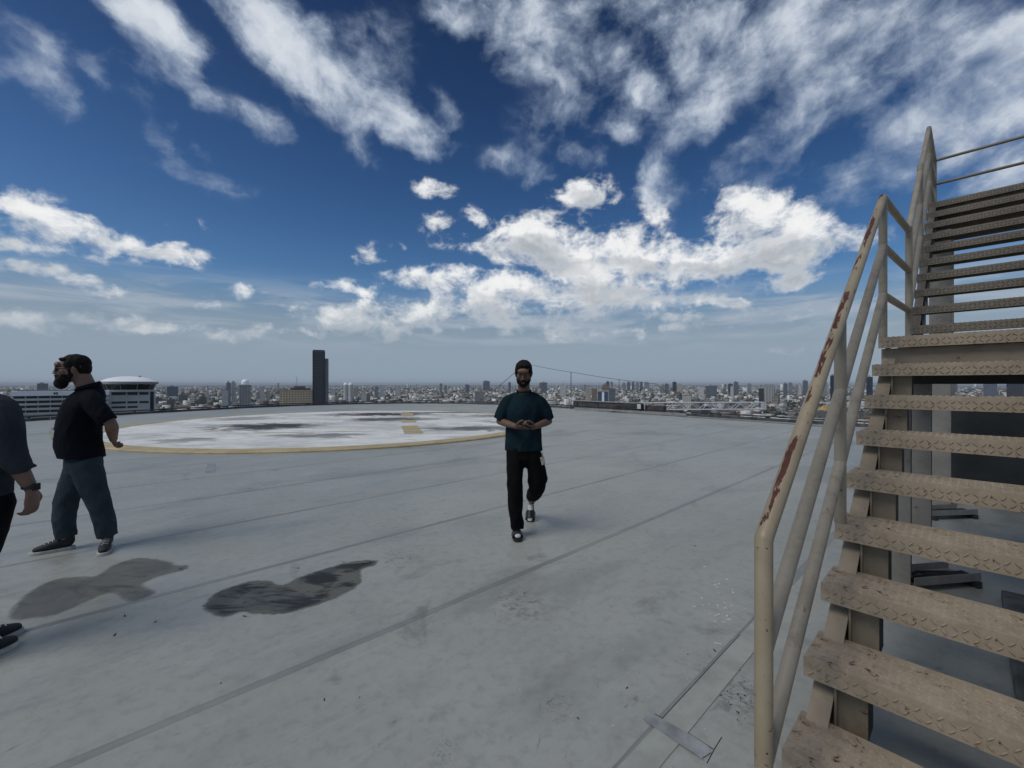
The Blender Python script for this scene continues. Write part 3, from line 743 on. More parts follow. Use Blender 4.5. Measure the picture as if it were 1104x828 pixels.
# columns (H sections)
def hcol(s, y, w, z0, z1, rot=0):
    mb = MB(); t = .012
    M4 = Matrix.Translation((s, y, 0)) @ Matrix.Rotation(rot, 4, 'Z')
    mb.box(-w/2, -w/2+t, -w/2, w/2, z0, z1, M4).box(w/2-t, w/2, -w/2, w/2, z0, z1, M4).box(-w/2+t, w/2-t, -t/2, t/2, z0, z1, M4)
    mb.box(-w/2-.05, w/2+.05, -w/2-.05, w/2+.05, 0.001, .016, M4)
    mb.build('column', M['column'], st)
for yc in (-.15, -WID+.15):
    hcol(7*G_+.205, yc*.74 if yc > -.5 else yc, .11, .016, LZ-.285)
    hcol(US+.14, yc, .15, .016, UZ-.22)
    hcol(TS-.08, yc+UD+.02, .20, .016, TZ-.30)
    hcol(TS+1.10, yc+UD+.02, .20, .016, TZ-.30)
# handrails: three tubes on posts
SLP = R_/G_
RB = .0262
def sl(s): return Z0_+SLP*s          # nosing line of the lower flight
def ul(s): return UZ+SLP*(s-US)
HT = 1.062-sl(-.558)
s_a, s_b, s_c, s_d, s_e = -.558, 2.16, US+.02, TS+.05, TS+1.30
za = 1.058; zb = LZ+1.065; zd = TZ+1.035
for side, y0 in ((0, -.018), (1, -WID+.018)):
    yu = y0+UD
    for i, dz_ in enumerate((0, .367, .734)):
        mat = M['rail'] if (i == 0) else M['tube']
        lowr = [(s_a, y0, za-dz_), (s_b, y0, zb-dz_)]
        if i == 0:
            MB().tube([(s_a, y0, .0), (s_a, y0, za-.012), (s_a+.012, y0, za+.002)]+[lowr[1]], RB*1.03, 20).build('handrail', mat, st, auto=True)
        else: MB().tube(lowr, RB*.97, 20).build('handrail', M['tube'], st, auto=True)
        MB().tube([(s_b, y0, zb-dz_), (s_c, yu, zb-dz_)], RB*.97, 16).build('handrail', M['tube'], st, auto=True)
        MB().tube([(s_c, yu, zb+.02-dz_), (s_d, yu, zd-dz_)], RB*.97, 16).build('handrail', M['tube'], st, auto=True)
        MB().tube([(s_d, yu, zd-dz_), (s_e, yu, zd-dz_)], RB*.97, 16).build('handrail', M['tube'], st, auto=True)
    for s, y, z0, z1 in ((.62, y0, Z0_+2*R_, za+(.62-s_a)*(zb-za)/(s_b-s_a)), (s_b, y0, LZ, zb), (s_c, yu, LZ, zb+.02), (s_d, yu, TZ, zd), (s_e, yu, TZ, zd),
                         (US+4*G_+.08, yu, UZ+4*R_, ul(US+4*G_+.08)+(zd-TZ)-.0)):
        MB().tube([(s, y, z0), (s, y, z1-.01)], RB, 16).build('post', M['tube'], st, auto=True)
for dz_ in (0, .367, .734):
    MB().tube([(s_e, -.018+UD, zd-dz_), (s_e, -WID+.018+UD, zd-dz_)], RB*.8, 14).build('handrail', M['upper'], st, auto=True)
# concrete footing under the first step
o = MB().prism(smooth_poly([(-.74,.07),(-.74,-WID-.1),(-.2,-WID-.1),(-.2,.07)], 1, 0), 0, .012).build('footing', M['concrete'], st)
# ------------------------------------------------------------------ things on the roof
# grey box of plant behind the stairs
bx = empty('plant_cabinet', (6.35, 6.2, 0), math.pi/2-YAW)
tag(bx, 'dark grey metal plant cabinet standing on the deck behind the stairs', 'cabinet')
MB().box(.02, 1.6, -2.6, -.02, .08, 1.28).build('body', M['box_panel'], bx, bevel=.01)
MB().box(-.02, 1.64, -2.64, .02, 1.281, 1.33).build('lid', M['box_panel'], bx, bevel=.008)
MB().box(.06, 1.5, -2.55, -.08, 0, .08).build('plinth', M['concrete'], bx)
for y in (-.88, -1.74): MB().box(.008, .0195, y-.012, y+.012, .10, 1.26).build('panel_seam', M['dark_steel'], bx)
def tray(px, py, rz, label):
    x, y = gpt(px, py); t = empty('cable_tray', (x, y, 0), rz); tag(t, label, 'cable tray')
    MB().box(-.30, .30, -.11, .11, .05, .058).box(-.30, .30, -.11, -.105, .058, .11).box(-.30, .30, .105, .11, .058, .11).build('channel', M['column'], t)
    for s in (-.26, .26): MB().box(s-.02, s+.02, -.13, .13, 0, .0495).build('foot', M['dark_steel'], t)
    mb = MB()
    for i in range(3):
        a = rnd.uniform(-.03, .03)
        mb.tube([(-.28, -.06+i*.03, .072), (-.1, -.05+i*.028+a, .085+.01*(i%2)), (.12, -.06+i*.03, .08), (.28, -.05+i*.03-a, .072)], .013, 8)
    mb.build('cable_bundle', M['rag'], t)
    return t
tray(1018, 556, .1, 'steel tray of black cables on the deck, the farther one seen between the treads')
tray(1005, 628, .15, 'steel tray of black cables on the deck, the nearer one seen between the treads')
# maintenance cradle housing on the right-hand kerb
ed = Vector((3.85, -5.0, 0)).normalized(); en = Vector((-ed.y, ed.x, 0))*-1
cr0 = empty('maintenance_cradle', (5.1, 27.6, 0), math.atan2(ed.y, ed.x)); tag(cr0, 'low brown maintenance cradle parked beyond the kerb below the rod', 'cradle')
MB().box(-1.6, 3.6, .02, .5, .02, .43).build('body', M['brown_panel'], cr0, bevel=.02)
MB().prism([(-1.7,-.03),(3.7,-.03),(3.7,.55),(-1.7,.55)], .432, .47).build('cover', M['grey_metal'], cr0)
MB().prism([(3.62,.05),(5.2,.1),(5.2,.4),(3.62,.48)], .03, .36).build('nose', M['brown_panel'], cr0)
for s in (-1.2, .6, 2.4): MB().box(s-.03, s+.03, -.008, .018, .02, .43).build('rib', M['dark_steel'], cr0)
o = MB().bar((3.85, 26.1, .10), (8.4, 20.55, .10), .12, .09).build('coping_bar', M['grey_metal']); tag(o, 'pale grey metal bar lying along the inner side of the kerb', 'bar')
fl = empty('floodlight', (7.05, 23.4, .02), math.atan2(ed.y, ed.x)+math.pi); tag(fl, 'small square white floodlight in a black housing on the kerb', 'floodlight')
MB().box(-.17, .17, -.06, .14, .16, .50).build('housing', M['black'], fl, bevel=.02)
MB().box(-.12, .12, .141, .15, .20, .46).build('lens', M['glass_lamp'], fl)
MB().box(-.12, .12, -.075, -.061, .20, .46).build('lens', M['glass_lamp'], fl)
MB().tube([(0,0,0),(0,0,.165)], .03, 8).build('stem', M['black'], fl)
# lattice beam carried just outside the kerb
tr = empty('lattice_boom', (7.55, 24.3, 0), R(4)); tag(tr, 'white steel lattice boom reaching out past the kerb from the brown cradle', 'boom')
LT = 7.2
for y in (.0, .35):
    for z in (.10, .50):
        MB().tube([(0, y, z), (LT, y, z)], .028, 8).build('chord', M['white_metal'], tr)
n = 15
for i in range(n):
    a, b = LT*i/n, LT*(i+1)/n
    for y in (.0, .35):
        if i % 2: MB().tube([(a, y, .10), (b, y, .50)], .019, 6).build('brace', M['white_metal'], tr)
        else: MB().tube([(a, y, .50), (b, y, .10)], .019, 6).build('brace', M['white_metal'], tr)
for s in (.0, 4.6, LT): MB().box(s-.03, s+.03, -.03, .38, .07, .53).build('end_frame', M['white_metal'], tr)
MB().box(-1.9, -.032, -.02, .37, .02, .38).build('root_housing', M['brown_panel'], tr, bevel=.01)
# wire mast behind the walking man
mast = empty('wire_mast', (.92, 29.2, 0)); tag(mast, 'thin pole holding up sagging wires at the far roof edge', 'mast')
MB().tube([(0,0,0),(0,0,3.02)], .035, 8).build('pole', M['dark_steel'], mast)
def sag(a, b, s, n=14):
    a = Vector(a); b = Vector(b)
    return [a+(b-a)*i/n-Vector((0,0,s*4*(i/n)*(1-i/n))) for i in range(n+1)]
MB().tube(sag((0,0,3.0), (-3.3, 3.0, .35), .06), .016, 6).build('wire', M['dark_steel'], mast)
MB().tube(sag((0,0,2.98), (3.2,-2.7,2.25), .04)+sag((3.2,-2.7,2.25), (6.6,-7.0,1.58), .05)[1:]+[(7.6,-8.3,.4)], .013, 6).build('wire', M['dark_steel'], mast)
MB().box(-.12, .12, -.12, .12, .001, .03).build('base_plate', M['dark_steel'], mast)
for x, y, z, lab in ((3.72, 26.9, 2.32, 'thin upright rod propping the wire beside the brown cradle'), (6.05, 24.1, 1.85, 'thin pale rod propping the wire close to the white floodlight')):
    o = MB().tube([(x, y, 0), (x, y, z)], .022 if z > 2 else .014, 8).build('support_rod', M['dark_steel']); tag(o, lab, 'rod')

sb = empty('shade_dark_platform', (SX0, SY0, 0), math.pi/2-YAW); tag(sb, 'low concrete platform and box coloured dark for the shade on the deck beneath the stairs', 'platform')  # low slab and boxes added, coloured dark for the deep shade under the stairs
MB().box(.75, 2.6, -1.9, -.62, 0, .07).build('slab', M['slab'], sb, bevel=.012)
MB().box(1.25, 2.5, -1.8, -.80, .071, .30).build('shade_box', M['box_panel'], sb, bevel=.01)  # dark box added to deepen the shade here
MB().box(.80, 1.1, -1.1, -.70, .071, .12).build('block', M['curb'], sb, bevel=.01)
# ------------------------------------------------------------------ people
def remeshed(mb, name, mat, voxel, smooth=4, fold=None, parent=None, cut=None):
    me = bpy.data.meshes.new('tmp'); me.from_pydata(mb.v, [], mb.f); me.update()
    o = bpy.data.objects.new('tmp', me); COL.objects.link(o)
    r = o.modifiers.new('r', 'REMESH'); r.mode = 'VOXEL'; r.voxel_size = voxel
    if smooth:
        sm = o.modifiers.new('s', 'SMOOTH'); sm.factor = .5; sm.iterations = smooth
    dg = bpy.context.evaluated_depsgraph_get(); dg.update()
    out = bpy.data.meshes.new_from_object(o.evaluated_get(dg))
    bpy.data.objects.remove(o); bpy.data.meshes.remove(me)
    n = len(out.vertices); co = np.empty(n*3, np.float32); out.vertices.foreach_get('co', co); co = co.reshape(-1, 3)
    if fold is not None:
        no = np.empty(n*3, np.float32); out.vertex_normals.foreach_get('vector', no); no = no.reshape(-1, 3)
        co = co+no*fold(co)[:, None]
        out.vertices.foreach_set('co', co.astype(np.float32).ravel())
    if cut is not None:
        import bmesh
        bm = bmesh.new(); bm.from_mesh(out)
        bmesh.ops.bisect_plane(bm, geom=bm.verts[:]+bm.edges[:]+bm.faces[:], plane_co=(0, 0, cut), plane_no=(.0, .06, 1), clear_inner=True)
        bm.to_mesh(out); bm.free()
    out.materials.clear(); out.materials.append(mat); out.shade_smooth(); out.update(); out.name = name
    ob = bpy.data.objects.new(name, out); COL.objects.link(ob)
    if parent: ob.parent = parent
    return ob
def skin_mat(name, col):
    m, t, b = newmat(name); o = t.obj(); n = t.noise(o, 18, 5, .6)
    t.put(b.inputs['Base Color'], t.mix(t.mapr(n, .3, .7), tuple(c*.82 for c in col), col))
    b.inputs['Roughness'].default_value = .55; b.inputs['Subsurface Weight'].default_value = .06
    b.inputs['Subsurface Scale'].default_value = .01
    t.put(b.inputs['Normal'], t.bump(t.noise(o, 160, 3), .15, .002)); return m
def cloth_mat(name, col, sheen=.15, rough=.9, thread=500, var=.2):
    m, t, b = newmat(name); o = t.obj(); n = t.noise(o, 6, 5, .6)
    t.put(b.inputs['Base Color'], t.mix(t.mapr(n, .3, .7), tuple(c*(1-var) for c in col), tuple(c*(1+var) for c in col)))
    b.inputs['Roughness'].default_value = rough; b.inputs['Specular IOR Level'].default_value = .12
    h = t.math('ADD', t.noise(o, thread, 2), t.math('MULTIPLY', t.noise(o, 24, 5, .6, .6), 2))
    t.put(b.inputs['Normal'], t.bump(h, .35, .004)); return m
def hair_mat(name, col):
    m, t, b = newmat(name); o = t.obj(); n = t.noise(t.mapping(o, scale=(1, 1, .25)), 160, 3, .6)
    t.put(b.inputs['Base Color'], t.mix(n, tuple(c*.4 for c in col), tuple(c*1.2 for c in col))); b.inputs['Roughness'].default_value = .8; b.inputs['Specular IOR Level'].default_value = .25
    t.put(b.inputs['Normal'], t.bump(n, .8, .004)); return m
K = {}
K['skin_a'] = skin_mat('tan_skin', (.165, .093, .062)); K['skin_b'] = skin_mat('fair_skin', (.21, .12, .09)); K['skin_c'] = skin_mat('light_skin', (.19, .112, .082))
K['teal'] = cloth_mat('teal_cotton', (.0075, .0205, .029)); K['blackcloth'] = cloth_mat('black_cloth', (.0045, .0045, .005), .05)
K['navy'] = cloth_mat('navy_cloth', (.0045, .006, .0105), .05); K['slate'] = cloth_mat('slate_trousers', (.036, .050, .060), .12)
K['blueshirt'] = cloth_mat('blue_grey_shirt', (.032, .038, .048), .15)
K['hair'] = hair_mat('dark_hair', (.0075, .006, .0055)); K['shoe'] = simple('shoe_canvas', (.010, .010, .012), .7, .3, 30, .3)
K['sole'] = simple('white_rubber', (.42, .41, .39), .6, .2, 20); K['sock'] = cloth_mat('white_sock', (.55, .55, .54), .1)
K['lens'] = simple('dark_lens', (.006, .006, .007), .12, .1); K['frame'] = simple('spectacle_frame', (.02, .02, .02), .3, .1)
K['eye'] = simple('eye_white', (.16, .14, .13), .35, .05); K['iris'] = simple('iris', (.02, .012, .008), .2, .1)
K['lip'] = skin_mat('lip', (.07, .032, .027)); K['button'] = simple('button', (.45, .42, .36), .4, .1); K['badge'] = simple('badge_card', (.50, .47, .38), .4, .25, 30)
K['phone'] = simple('phone_glass', (.01, .01, .012), .12, .1)

def folds(amp, seed, zdir=1.0, f=1.0):
    rg = np.random.RandomState(seed); W_ = []
    for i in range(9):
        k = rg.normal(size=3)*np.array([1, 1, .45])*(14+i*6)*f; W_.append((k, rg.uniform(0, 6.3), 1/(1+i*.35)))
    def fn(co):
        w = co.copy(); w = w+.035*np.sin(co[:, [1, 2, 0]]*9+seed)+.02*np.sin(co[:, [2, 0, 1]]*17)
        a = np.zeros(len(co))
        for k, p, g in W_: a += g*(1-np.abs(np.sin(w@k*.5+p)))**2
        a = a/3.2-.55
        return (a*amp).astype(np.float32)
    return fn
def rot3(yaw, pitch, roll=0):
    return Matrix.Rotation(yaw, 3, 'Z') @ Matrix.Rotation(pitch, 3, 'X') @ Matrix.Rotation(roll, 3, 'Y')
def head_shapes(mb, c, Rm, s=1.0, ears=True):
    c = Vector(c)
    def e(p, r, M_=None): mb.ell(c+Rm @ (Vector(p)*s), [q*s for q in r], Rm if M_ is None else Rm @ M_, 20, 14)
    e((0, .018, .038), (.074, .094, .080))          # cranium
    e((0, -.010, -.015), (.066, .078, .085))         # face
    e((0, -.040, -.078), (.046, .044, .036))         # jaw
    e((0, -.066, -.098), (.026, .022, .018))         # chin
    e((0, -.074, .030), (.050, .016, .014))          # brow
    e((0, -.082, .042), (.052, .020, .024))
    for sx in (-1, 1):
        e((sx*.042, -.060, -.020), (.024, .026, .024))  # cheek
        e((sx*.072, .006, -.006), (.009, .017, .030), Matrix.Rotation(sx*R(18), 3, 'Z'))
        e((sx*.077, .012, .006), (.006, .019, .022), Matrix.Rotation(sx*R(30), 3, 'Z'))
        e((sx*.010, -.098, -.030), (.009, .012, .009))   # nostril wing
    a = c+Rm @ (Vector((0, -.080, .018))*s); b_ = c+Rm @ (Vector((0, -.104, -.026))*s)
    mb.limb([a, (a+b_)/2+Rm @ Vector((0, -.004, 0)), b_], [.009*s, .0095*s, .0105*s], Rm @ Vector((1, 0, 0)), 12)
    e((0, -.086, -.055), (.024, .012, .007)); e((0, -.084, -.068), (.021, .012, .007))
    e((0, -.078, -.060), (.034, .020, .026))
def eyes(c, Rm, s, body):
    for sx in (-1, 1):
        p = Vector(c)+Rm @ (Vector((sx*.031, -.0735, .004))*s)
        MB().limb([p+Rm @ Vector((-.016, -.003, .009)), p+Rm @ Vector((0, -.0095, .0105)), p+Rm @ Vector((.016, -.003, .008))], [.004, .0065, .004], (0, 0, 1), 8).build('eyelid', body.data.materials[0], body, True)
        o = MB().ell(p, (.0125*s,)*3, None, 12, 8).build('eye', K['eye'], body, True)
        MB().ell(p+Rm @ (Vector((0, -.0095, -.001))*s), (.0058*s, .0035*s, .0058*s), Rm, 10, 6).build('iris', K['iris'], o, True)
def hand(mb, wrist, d, palm_n, side, curl, s=1.0, thumb_in=.6):
    """wrist point, direction of the hand, palm normal, side = direction towards the thumb; curl in radians per joint"""
    w = Vector(wrist); d = Vector(d).normalized(); n = Vector(palm_n); n = (n-d*n.dot(d)).normalized()
    t = Vector(side); t = (t-d*t.dot(d)-n*t.dot(n)).normalized()
    mb.limb([w-d*.02, w+d*.025*s, w+d*.055*s, w+d*.085*s], [(.027*s, .019*s), (.034*s, .017*s), (.041*s, .015*s), (.040*s, .012*s)], t, 14)
    for i, (off, L, r) in enumerate(((.030, .072, .0092), (.010, .080, .0095), (-.011, .074, .0090), (-.031, .058, .0080))):
        p = w+d*.080*s+t*off*s; dd = d+t*off*1.2; dd.normalize(); pts = [p]; cu = curl*(1+.12*i)
        for k, f in enumerate((.45, .31, .24)):
            ang = cu*(.7 if k == 0 else 1)
            dd = (dd*math.cos(ang)+n*math.sin(ang)).normalized() if k == 0 else (Matrix.Rotation(ang, 3, dd.cross(n).normalized()) @ dd)
            p = p+dd*L*f*s*1.05; pts.append(p)
        mb.limb(pts, [r*s, r*s*.97, r*s*.9, r*s*.78], t, 10, 4)
    p = w+d*.022*s+t*.026*s+n*.004; q = p+(d*.55+t*.62+n*.35*thumb_in).normalized()*.040*s
    q2 = q+(d*.85+t*.15+n*.6*thumb_in).normalized()*.032*s; q3 = q2+(d*.9-t*.15+n*.6*thumb_in).normalized()*.024*s
    mb.limb([p-d*.01, q, q2, q3], [.013*s, .0118*s, .0108*s, .0088*s], n, 10, 4)
def shoe(parent, ankle_xy, ang, z0=0, pitch=0, L=.285, kind='sneaker', toe_pivot=None):
    """a shoe with its own axes: toe along local -Y turned by ang; pitch lifts the heel about the ball of the foot"""
    M4 = Matrix.Translation((ankle_xy[0], ankle_xy[1], z0)) @ Matrix.Rotation(ang, 4, 'Z') @ Matrix.Translation((0, -.16, 0)) @ Matrix.Rotation(pitch, 4, 'X') @ Matrix.Translation((0, .16, 0))
    T = lambda p: M4 @ Vector(p)
    def outline(k=1.0):
        prof = [(-.215, .012), (-.205, .030), (-.185, .041), (-.145, .049), (-.10, .048), (-.04, .040), (.01, .035), (.045, .033), (.062, .024), (.069, .010)]
        pts = [(x*k, y*L/.285) for y, x in prof]; return pts+[(-x, y) for x, y in reversed(pts)]
    mb = MB(); sole = outline(1.03)
    if kind == 'sneaker':
        mb.prism([tuple(p) for p in sole], .0, .027, M4); so = mb.build('sole', K['sole'], parent, bevel=.004)
        m2 = MB()
        m2.limb([T((0, -.185, .040)), T((0, -.12, .052)), T((0, -.05, .066)), T((0, .01, .078)), T((0, .042, .070))], [(.034, .022), (.044, .034), (.038, .046), (.035, .052), (.026, .046)], M4.to_3x3() @ Vector((1, 0, 0)), 20)
        m2.limb([T((0, .015, .07)), T((0, .02, .115))], [(.038, .050), (.040, .050)], M4.to_3x3() @ Vector((1, 0, 0)), 18)
        up = remeshed(m2, 'shoe_upper', K['shoe'], .005, 3, None, parent)
        for i in range(5):
            y = -.125+i*.026; z = .086+i*.0085
            MB().tube([T((-.024, y, z-.006)), T((0, y-.006, z+.004)), T((.024, y, z-.006))], .0035, 6).build('lace', K['sole'], up)
        return up
    mb.prism([tuple(p) for p in sole], .0, .032, M4); so = mb.build('sole', M['black'], parent, bevel=.008)
    m2 = MB()      # wide strap of a slide
    for i in range(9):
        y = -.165+i*.0115
        pts = [T((.050*math.cos(a), y, .026+.060*math.sin(a))) for a in [math.pi*j/10 for j in range(11)]]
        m2.tube(pts, .0085, 8)
    up = remeshed(m2, 'strap', M['black'], .005, 2, None, parent)
    m3 = MB(); m3.limb([T((0, -.185, .048)), T((0, -.12, .060)), T((0, -.04, .068)), T((0, .02, .075)), T((0, .045, .066))], [(.028, .015), (.037, .025), (.033, .034), (.031, .040), (.022, .032)], M4.to_3x3() @ Vector((1, 0, 0)), 18)
    m3.limb([T((0, .01, .08)), T((0, .022, .17))], [.036, .040], M4.to_3x3() @ Vector((1, 0, 0)), 16)
    remeshed(m3, 'sock', K['sock'], .005, 3, None, parent)
    return so
def person(label, loc, rz, skin):
    def fin(mb, voxel=.0042):
        o = remeshed(mb, 'person', K[skin], voxel, 3); o.location = (loc[0], loc[1], 0); o.rotation_euler = (0, 0, rz)
        tag(o, label, 'person'); return o
    return fin
def hair_cap(parent, c, Rm, s, top=.012, back=.0, seed=1, fringe=.0, sides=.0):
    c = Vector(c); mb = MB()
    def e(p, r, M_=None): mb.ell(c+Rm @ (Vector(p)*s), [q*s for q in r], Rm if M_ is None else Rm @ M_, 22, 16)
    e((0, .026, .050+top*.3), (.079, .095, .071+top*.35)); e((0, -.036, .080+top*.4), (.058, .038, .022+fringe)); e((0, .062, .012), (.070, .058, .074))
    for sx in (-1, 1): e((sx*.062, .000, .034), (.020+sides, .052, .044)); e((sx*.069, -.014, .006), (.009, .016, .036))
    def f(co): return (.0014*np.sin(co[:, 0]*150+np.sin(co[:, 2]*60)*2+seed)+.0014*np.sin(co[:, 1]*110+co[:, 0]*90+seed)+.002*(np.random.RandomState(seed).rand(len(co))-.5)).astype(np.float32)
    return remeshed(mb, 'hair', K['hair'], .005, 3, f, parent)
def beard(parent, c, Rm, s, full=0.0):
    c = Vector(c); mb = MB()
    def e(p, r, M_=None): mb.ell(c+Rm @ (Vector(p)*s), [q*s for q in r], Rm if M_ is None else Rm @ M_, 20, 14)
    e((0, -.062-full*.15, -.094-full*.5), (.040+full*.2, .034+full*.3, .026+full*.8))
    e((0, -.095, -.048), (.028, .010, .008)); e((0, -.084, -.086), (.026, .014, .014)); e((0, -.080, -.074), (.032, .012, .010)); 
    for sx in (-1, 1):
        e((sx*.046, -.040, -.068), (.016, .036, .024+full*.4)); e((sx*.061, -.012, -.040), (.008+full*.05, .016, .036)); e((sx*.026, -.086, -.064), (.011, .014, .022))
        if full: e((sx*.034, -.060, -.085), (.028, .040, .034))
    def f(co): return (.0012*np.sin(co[:, 0]*230)+.0012*np.sin(co[:, 1]*200+co[:, 2]*90)).astype(np.float32)
    return remeshed(mb, 'beard', K['hair'], .004, 2, f, parent)
def glasses(parent, c, Rm, s, dark):
    c = Vector(c); T = lambda p: c+Rm @ (Vector(p)*s)
    mb = MB()
    for sx in (-1, 1):
        ring = [T((sx*.033+.027*math.cos(a)*(1.0), -.097+.004*abs(math.cos(a)), .006+.020*math.sin(a))) for a in [2*math.pi*i/20 for i in range(20)]]
        mb.tube(ring, .0022 if not dark else .003, 6, closed=True)
        mb.tube([T((sx*.060, -.093, .010)), T((sx*.078, -.05, .010)), T((sx*.080, .01, .006))], .0022 if not dark else .0055, 6)
    mb.tube([T((-.008, -.099, .010)), T((.008, -.099, .010))], .0022, 6)
    o = mb.build('spectacles' if not dark else 'sunglasses', K['frame'], parent, True)
    if dark:
        for sx in (-1, 1):
            MB().ell(T((sx*.033, -.094, .005)), (.029*s, .007*s, .021*s), Rm, 16, 10).build('lens', K['lens'], o, True)
    return o

# --- man walking towards the viewer, looking down at a phone held in both hands
def walking_man():
    fin = person('man in a teal T-shirt and black trousers walking forward looking down at his phone', (.125, 4.44), 0, 'skin_a')
    mb = MB(); hc = (-.005, -.055, 1.660); Rm = rot3(R(-6), R(15)); s = 1.08
    head_shapes(mb, hc, Rm, s)
    mb.limb([(0, .02, 1.44), (-.002, -.0, 1.52), (-.004, -.025, 1.60)], [(.066, .062), (.062, .060), (.060, .062)])
    mb.limb([(0, .01, .95), (0, .01, 1.10), (0, .0, 1.26), (0, .01, 1.38)], [(.11, .07), (.12, .08), (.14, .09), (.08, .06)])
    # arms: elbows out, forearms forward and in
    S = {-1: ((-.165, .01, 1.375), (-.255, .035, 1.165), (-.075, -.245, 1.135)), 1: ((.165, .01, 1.375), (.262, .035, 1.165), (.088, -.245, 1.130))}
    for sx in (-1, 1):
        a, e, w = [Vector(q) for q in S[sx]]
        mb.limb([a, (a+e)/2+Vector((sx*.01, 0, 0)), e], [.050, .044, .036])
        mb.limb([e, e+(w-e)*.35, w], [.036, .038, .024])
        d = Vector((-sx*.75, -.62, .02)); hand(mb, w, d, Vector((-sx*.35, .25, .75)), Vector((-sx*.3, .35, .85)), .62, .98, .9)
    mb.limb([(-.08, .0, .86), (-.098, -.06, .66), (-.095, -.115, .46), (-.085, -.07, .26), (-.078, -.03, .10)], [.08, .07, .052, .045, .04]); mb.limb([(.08, .01, .86), (.125, .0, .66), (.135, .03, .47), (.118, .26, .34), (.100, .48, .20)], [.08, .07, .052, .045, .038])
    b = fin(mb)
    eyes(hc, Rm, s, b); hair_cap(b, hc, Rm, s, .012, seed=2, fringe=.004); beard(b, hc, Rm, s, .0); glasses(b, hc, Rm, s, False)
    c = Vector(hc)
    MB().ell(c+Rm @ (Vector((0, -.097, -.061))*s), (.021, .006, .005), Rm, 14, 8).build('mouth', K['lip'], b, True)
    for sx in (-1, 1):
        MB().limb([c+Rm @ (Vector((sx*.014, -.091, .030))*s), c+Rm @ (Vector((sx*.034, -.090, .036))*s), c+Rm @ (Vector((sx*.052, -.076, .030))*s)], [.004, .005, .003], (0, 1, 0), 8).build('eyebrow', K['hair'], b, True)
    # T-shirt, loose, sleeves to the elbow
    t = MB()
    t.limb([(0, .02, .80), (0, .02, .885), (0, .012, 1.0), (0, .0, 1.15), (0, -.005, 1.28), (0, .01, 1.385), (0, .02, 1.455), (0, .012, 1.475)], [(.200, .134), (.200, .134), (.194, .130), (.190, .128), (.196, .126), (.168, .104), (.100, .082), (.078, .076)], seg=28, flat=(1, 1))
    for sx in (-1, 1):
        t.limb([(sx*.07, .012, 1.425), (sx*.155, .01, 1.375), (sx*.212, .015, 1.28), (sx*.255, .025, 1.18)], [.056, .070, .075, .074], seg=22, flat=(0, 1))
    ob = remeshed(t, 't_shirt', K['teal'], .007, 6, folds(.020, 3), b, cut=.862)
    o = MB().tube([(.071*math.cos(a)*1.02, .012+.062*math.sin(a)-.006, 1.484+.014*math.sin(a)) for a in [2*math.pi*i/28 for i in range(28)]], .0085, 8, closed=True).build('collar', K['teal'], ob, True)
    # trousers
    p = MB()
    p.limb([(0, .015, .80), (0, .012, .87), (0, .012, .93)], [(.188, .124), (.180, .117), (.165, .108)], seg=26)
    p.limb([(-.095, .012, .845), (-.098, -.06, .66), (-.095, -.115, .46), (-.085, -.10, .26), (-.078, -.085, .085)], [(.100, .108), (.094, .105), (.080, .088), (.074, .082), (.074, .087)], seg=22, flat=(1, 1))
    p.limb([(.095, .012, .845), (.125, -.0, .66), (.137, .03, .47), (.122, .25, .36), (.102, .455, .265)], [(.100, .108), (.098, .108), (.088, .096), (.078, .084), (.072, .080)], seg=22, flat=(1, 1))
    p.limb([(.175, .0, .69), (.188, .01, .56)], [(.052, .07), (.056, .065)], seg=14)
    remeshed(p, 'trousers', K['blackcloth'], .008, 5, folds(.026, 8), b)
    shoe(b, (-.080, -.045), R(4), 0, 0, kind='slide'); 
    shoe(b, (.100, .57), R(-6), .0, R(38), kind='slide')
    # lanyard badge on the hip
    g = MB().box(-.022, .022, -.003, .003, -.042, .042).build('badge', K['badge'], b, bevel=.002); g.location = (.188, -.105, .775); g.rotation_euler = (0, R(-14), R(20))
    MB().tube([(.172, -.095, .87), (.184, -.108, .85), (.186, -.106, .815)], .007, 8).build('lanyard_clip', K['button'], b, True)
    ph = MB().box(-.040, .040, -.075, .075, -.005, .005).build('phone', K['phone'], None, bevel=.003)
    ph.location = (.125+.005, 4.44-.325, 1.150); ph.rotation_euler = (R(28), 0, R(90)); tag(ph, 'dark phone held in both hands by the walking man', 'phone')
walking_man()

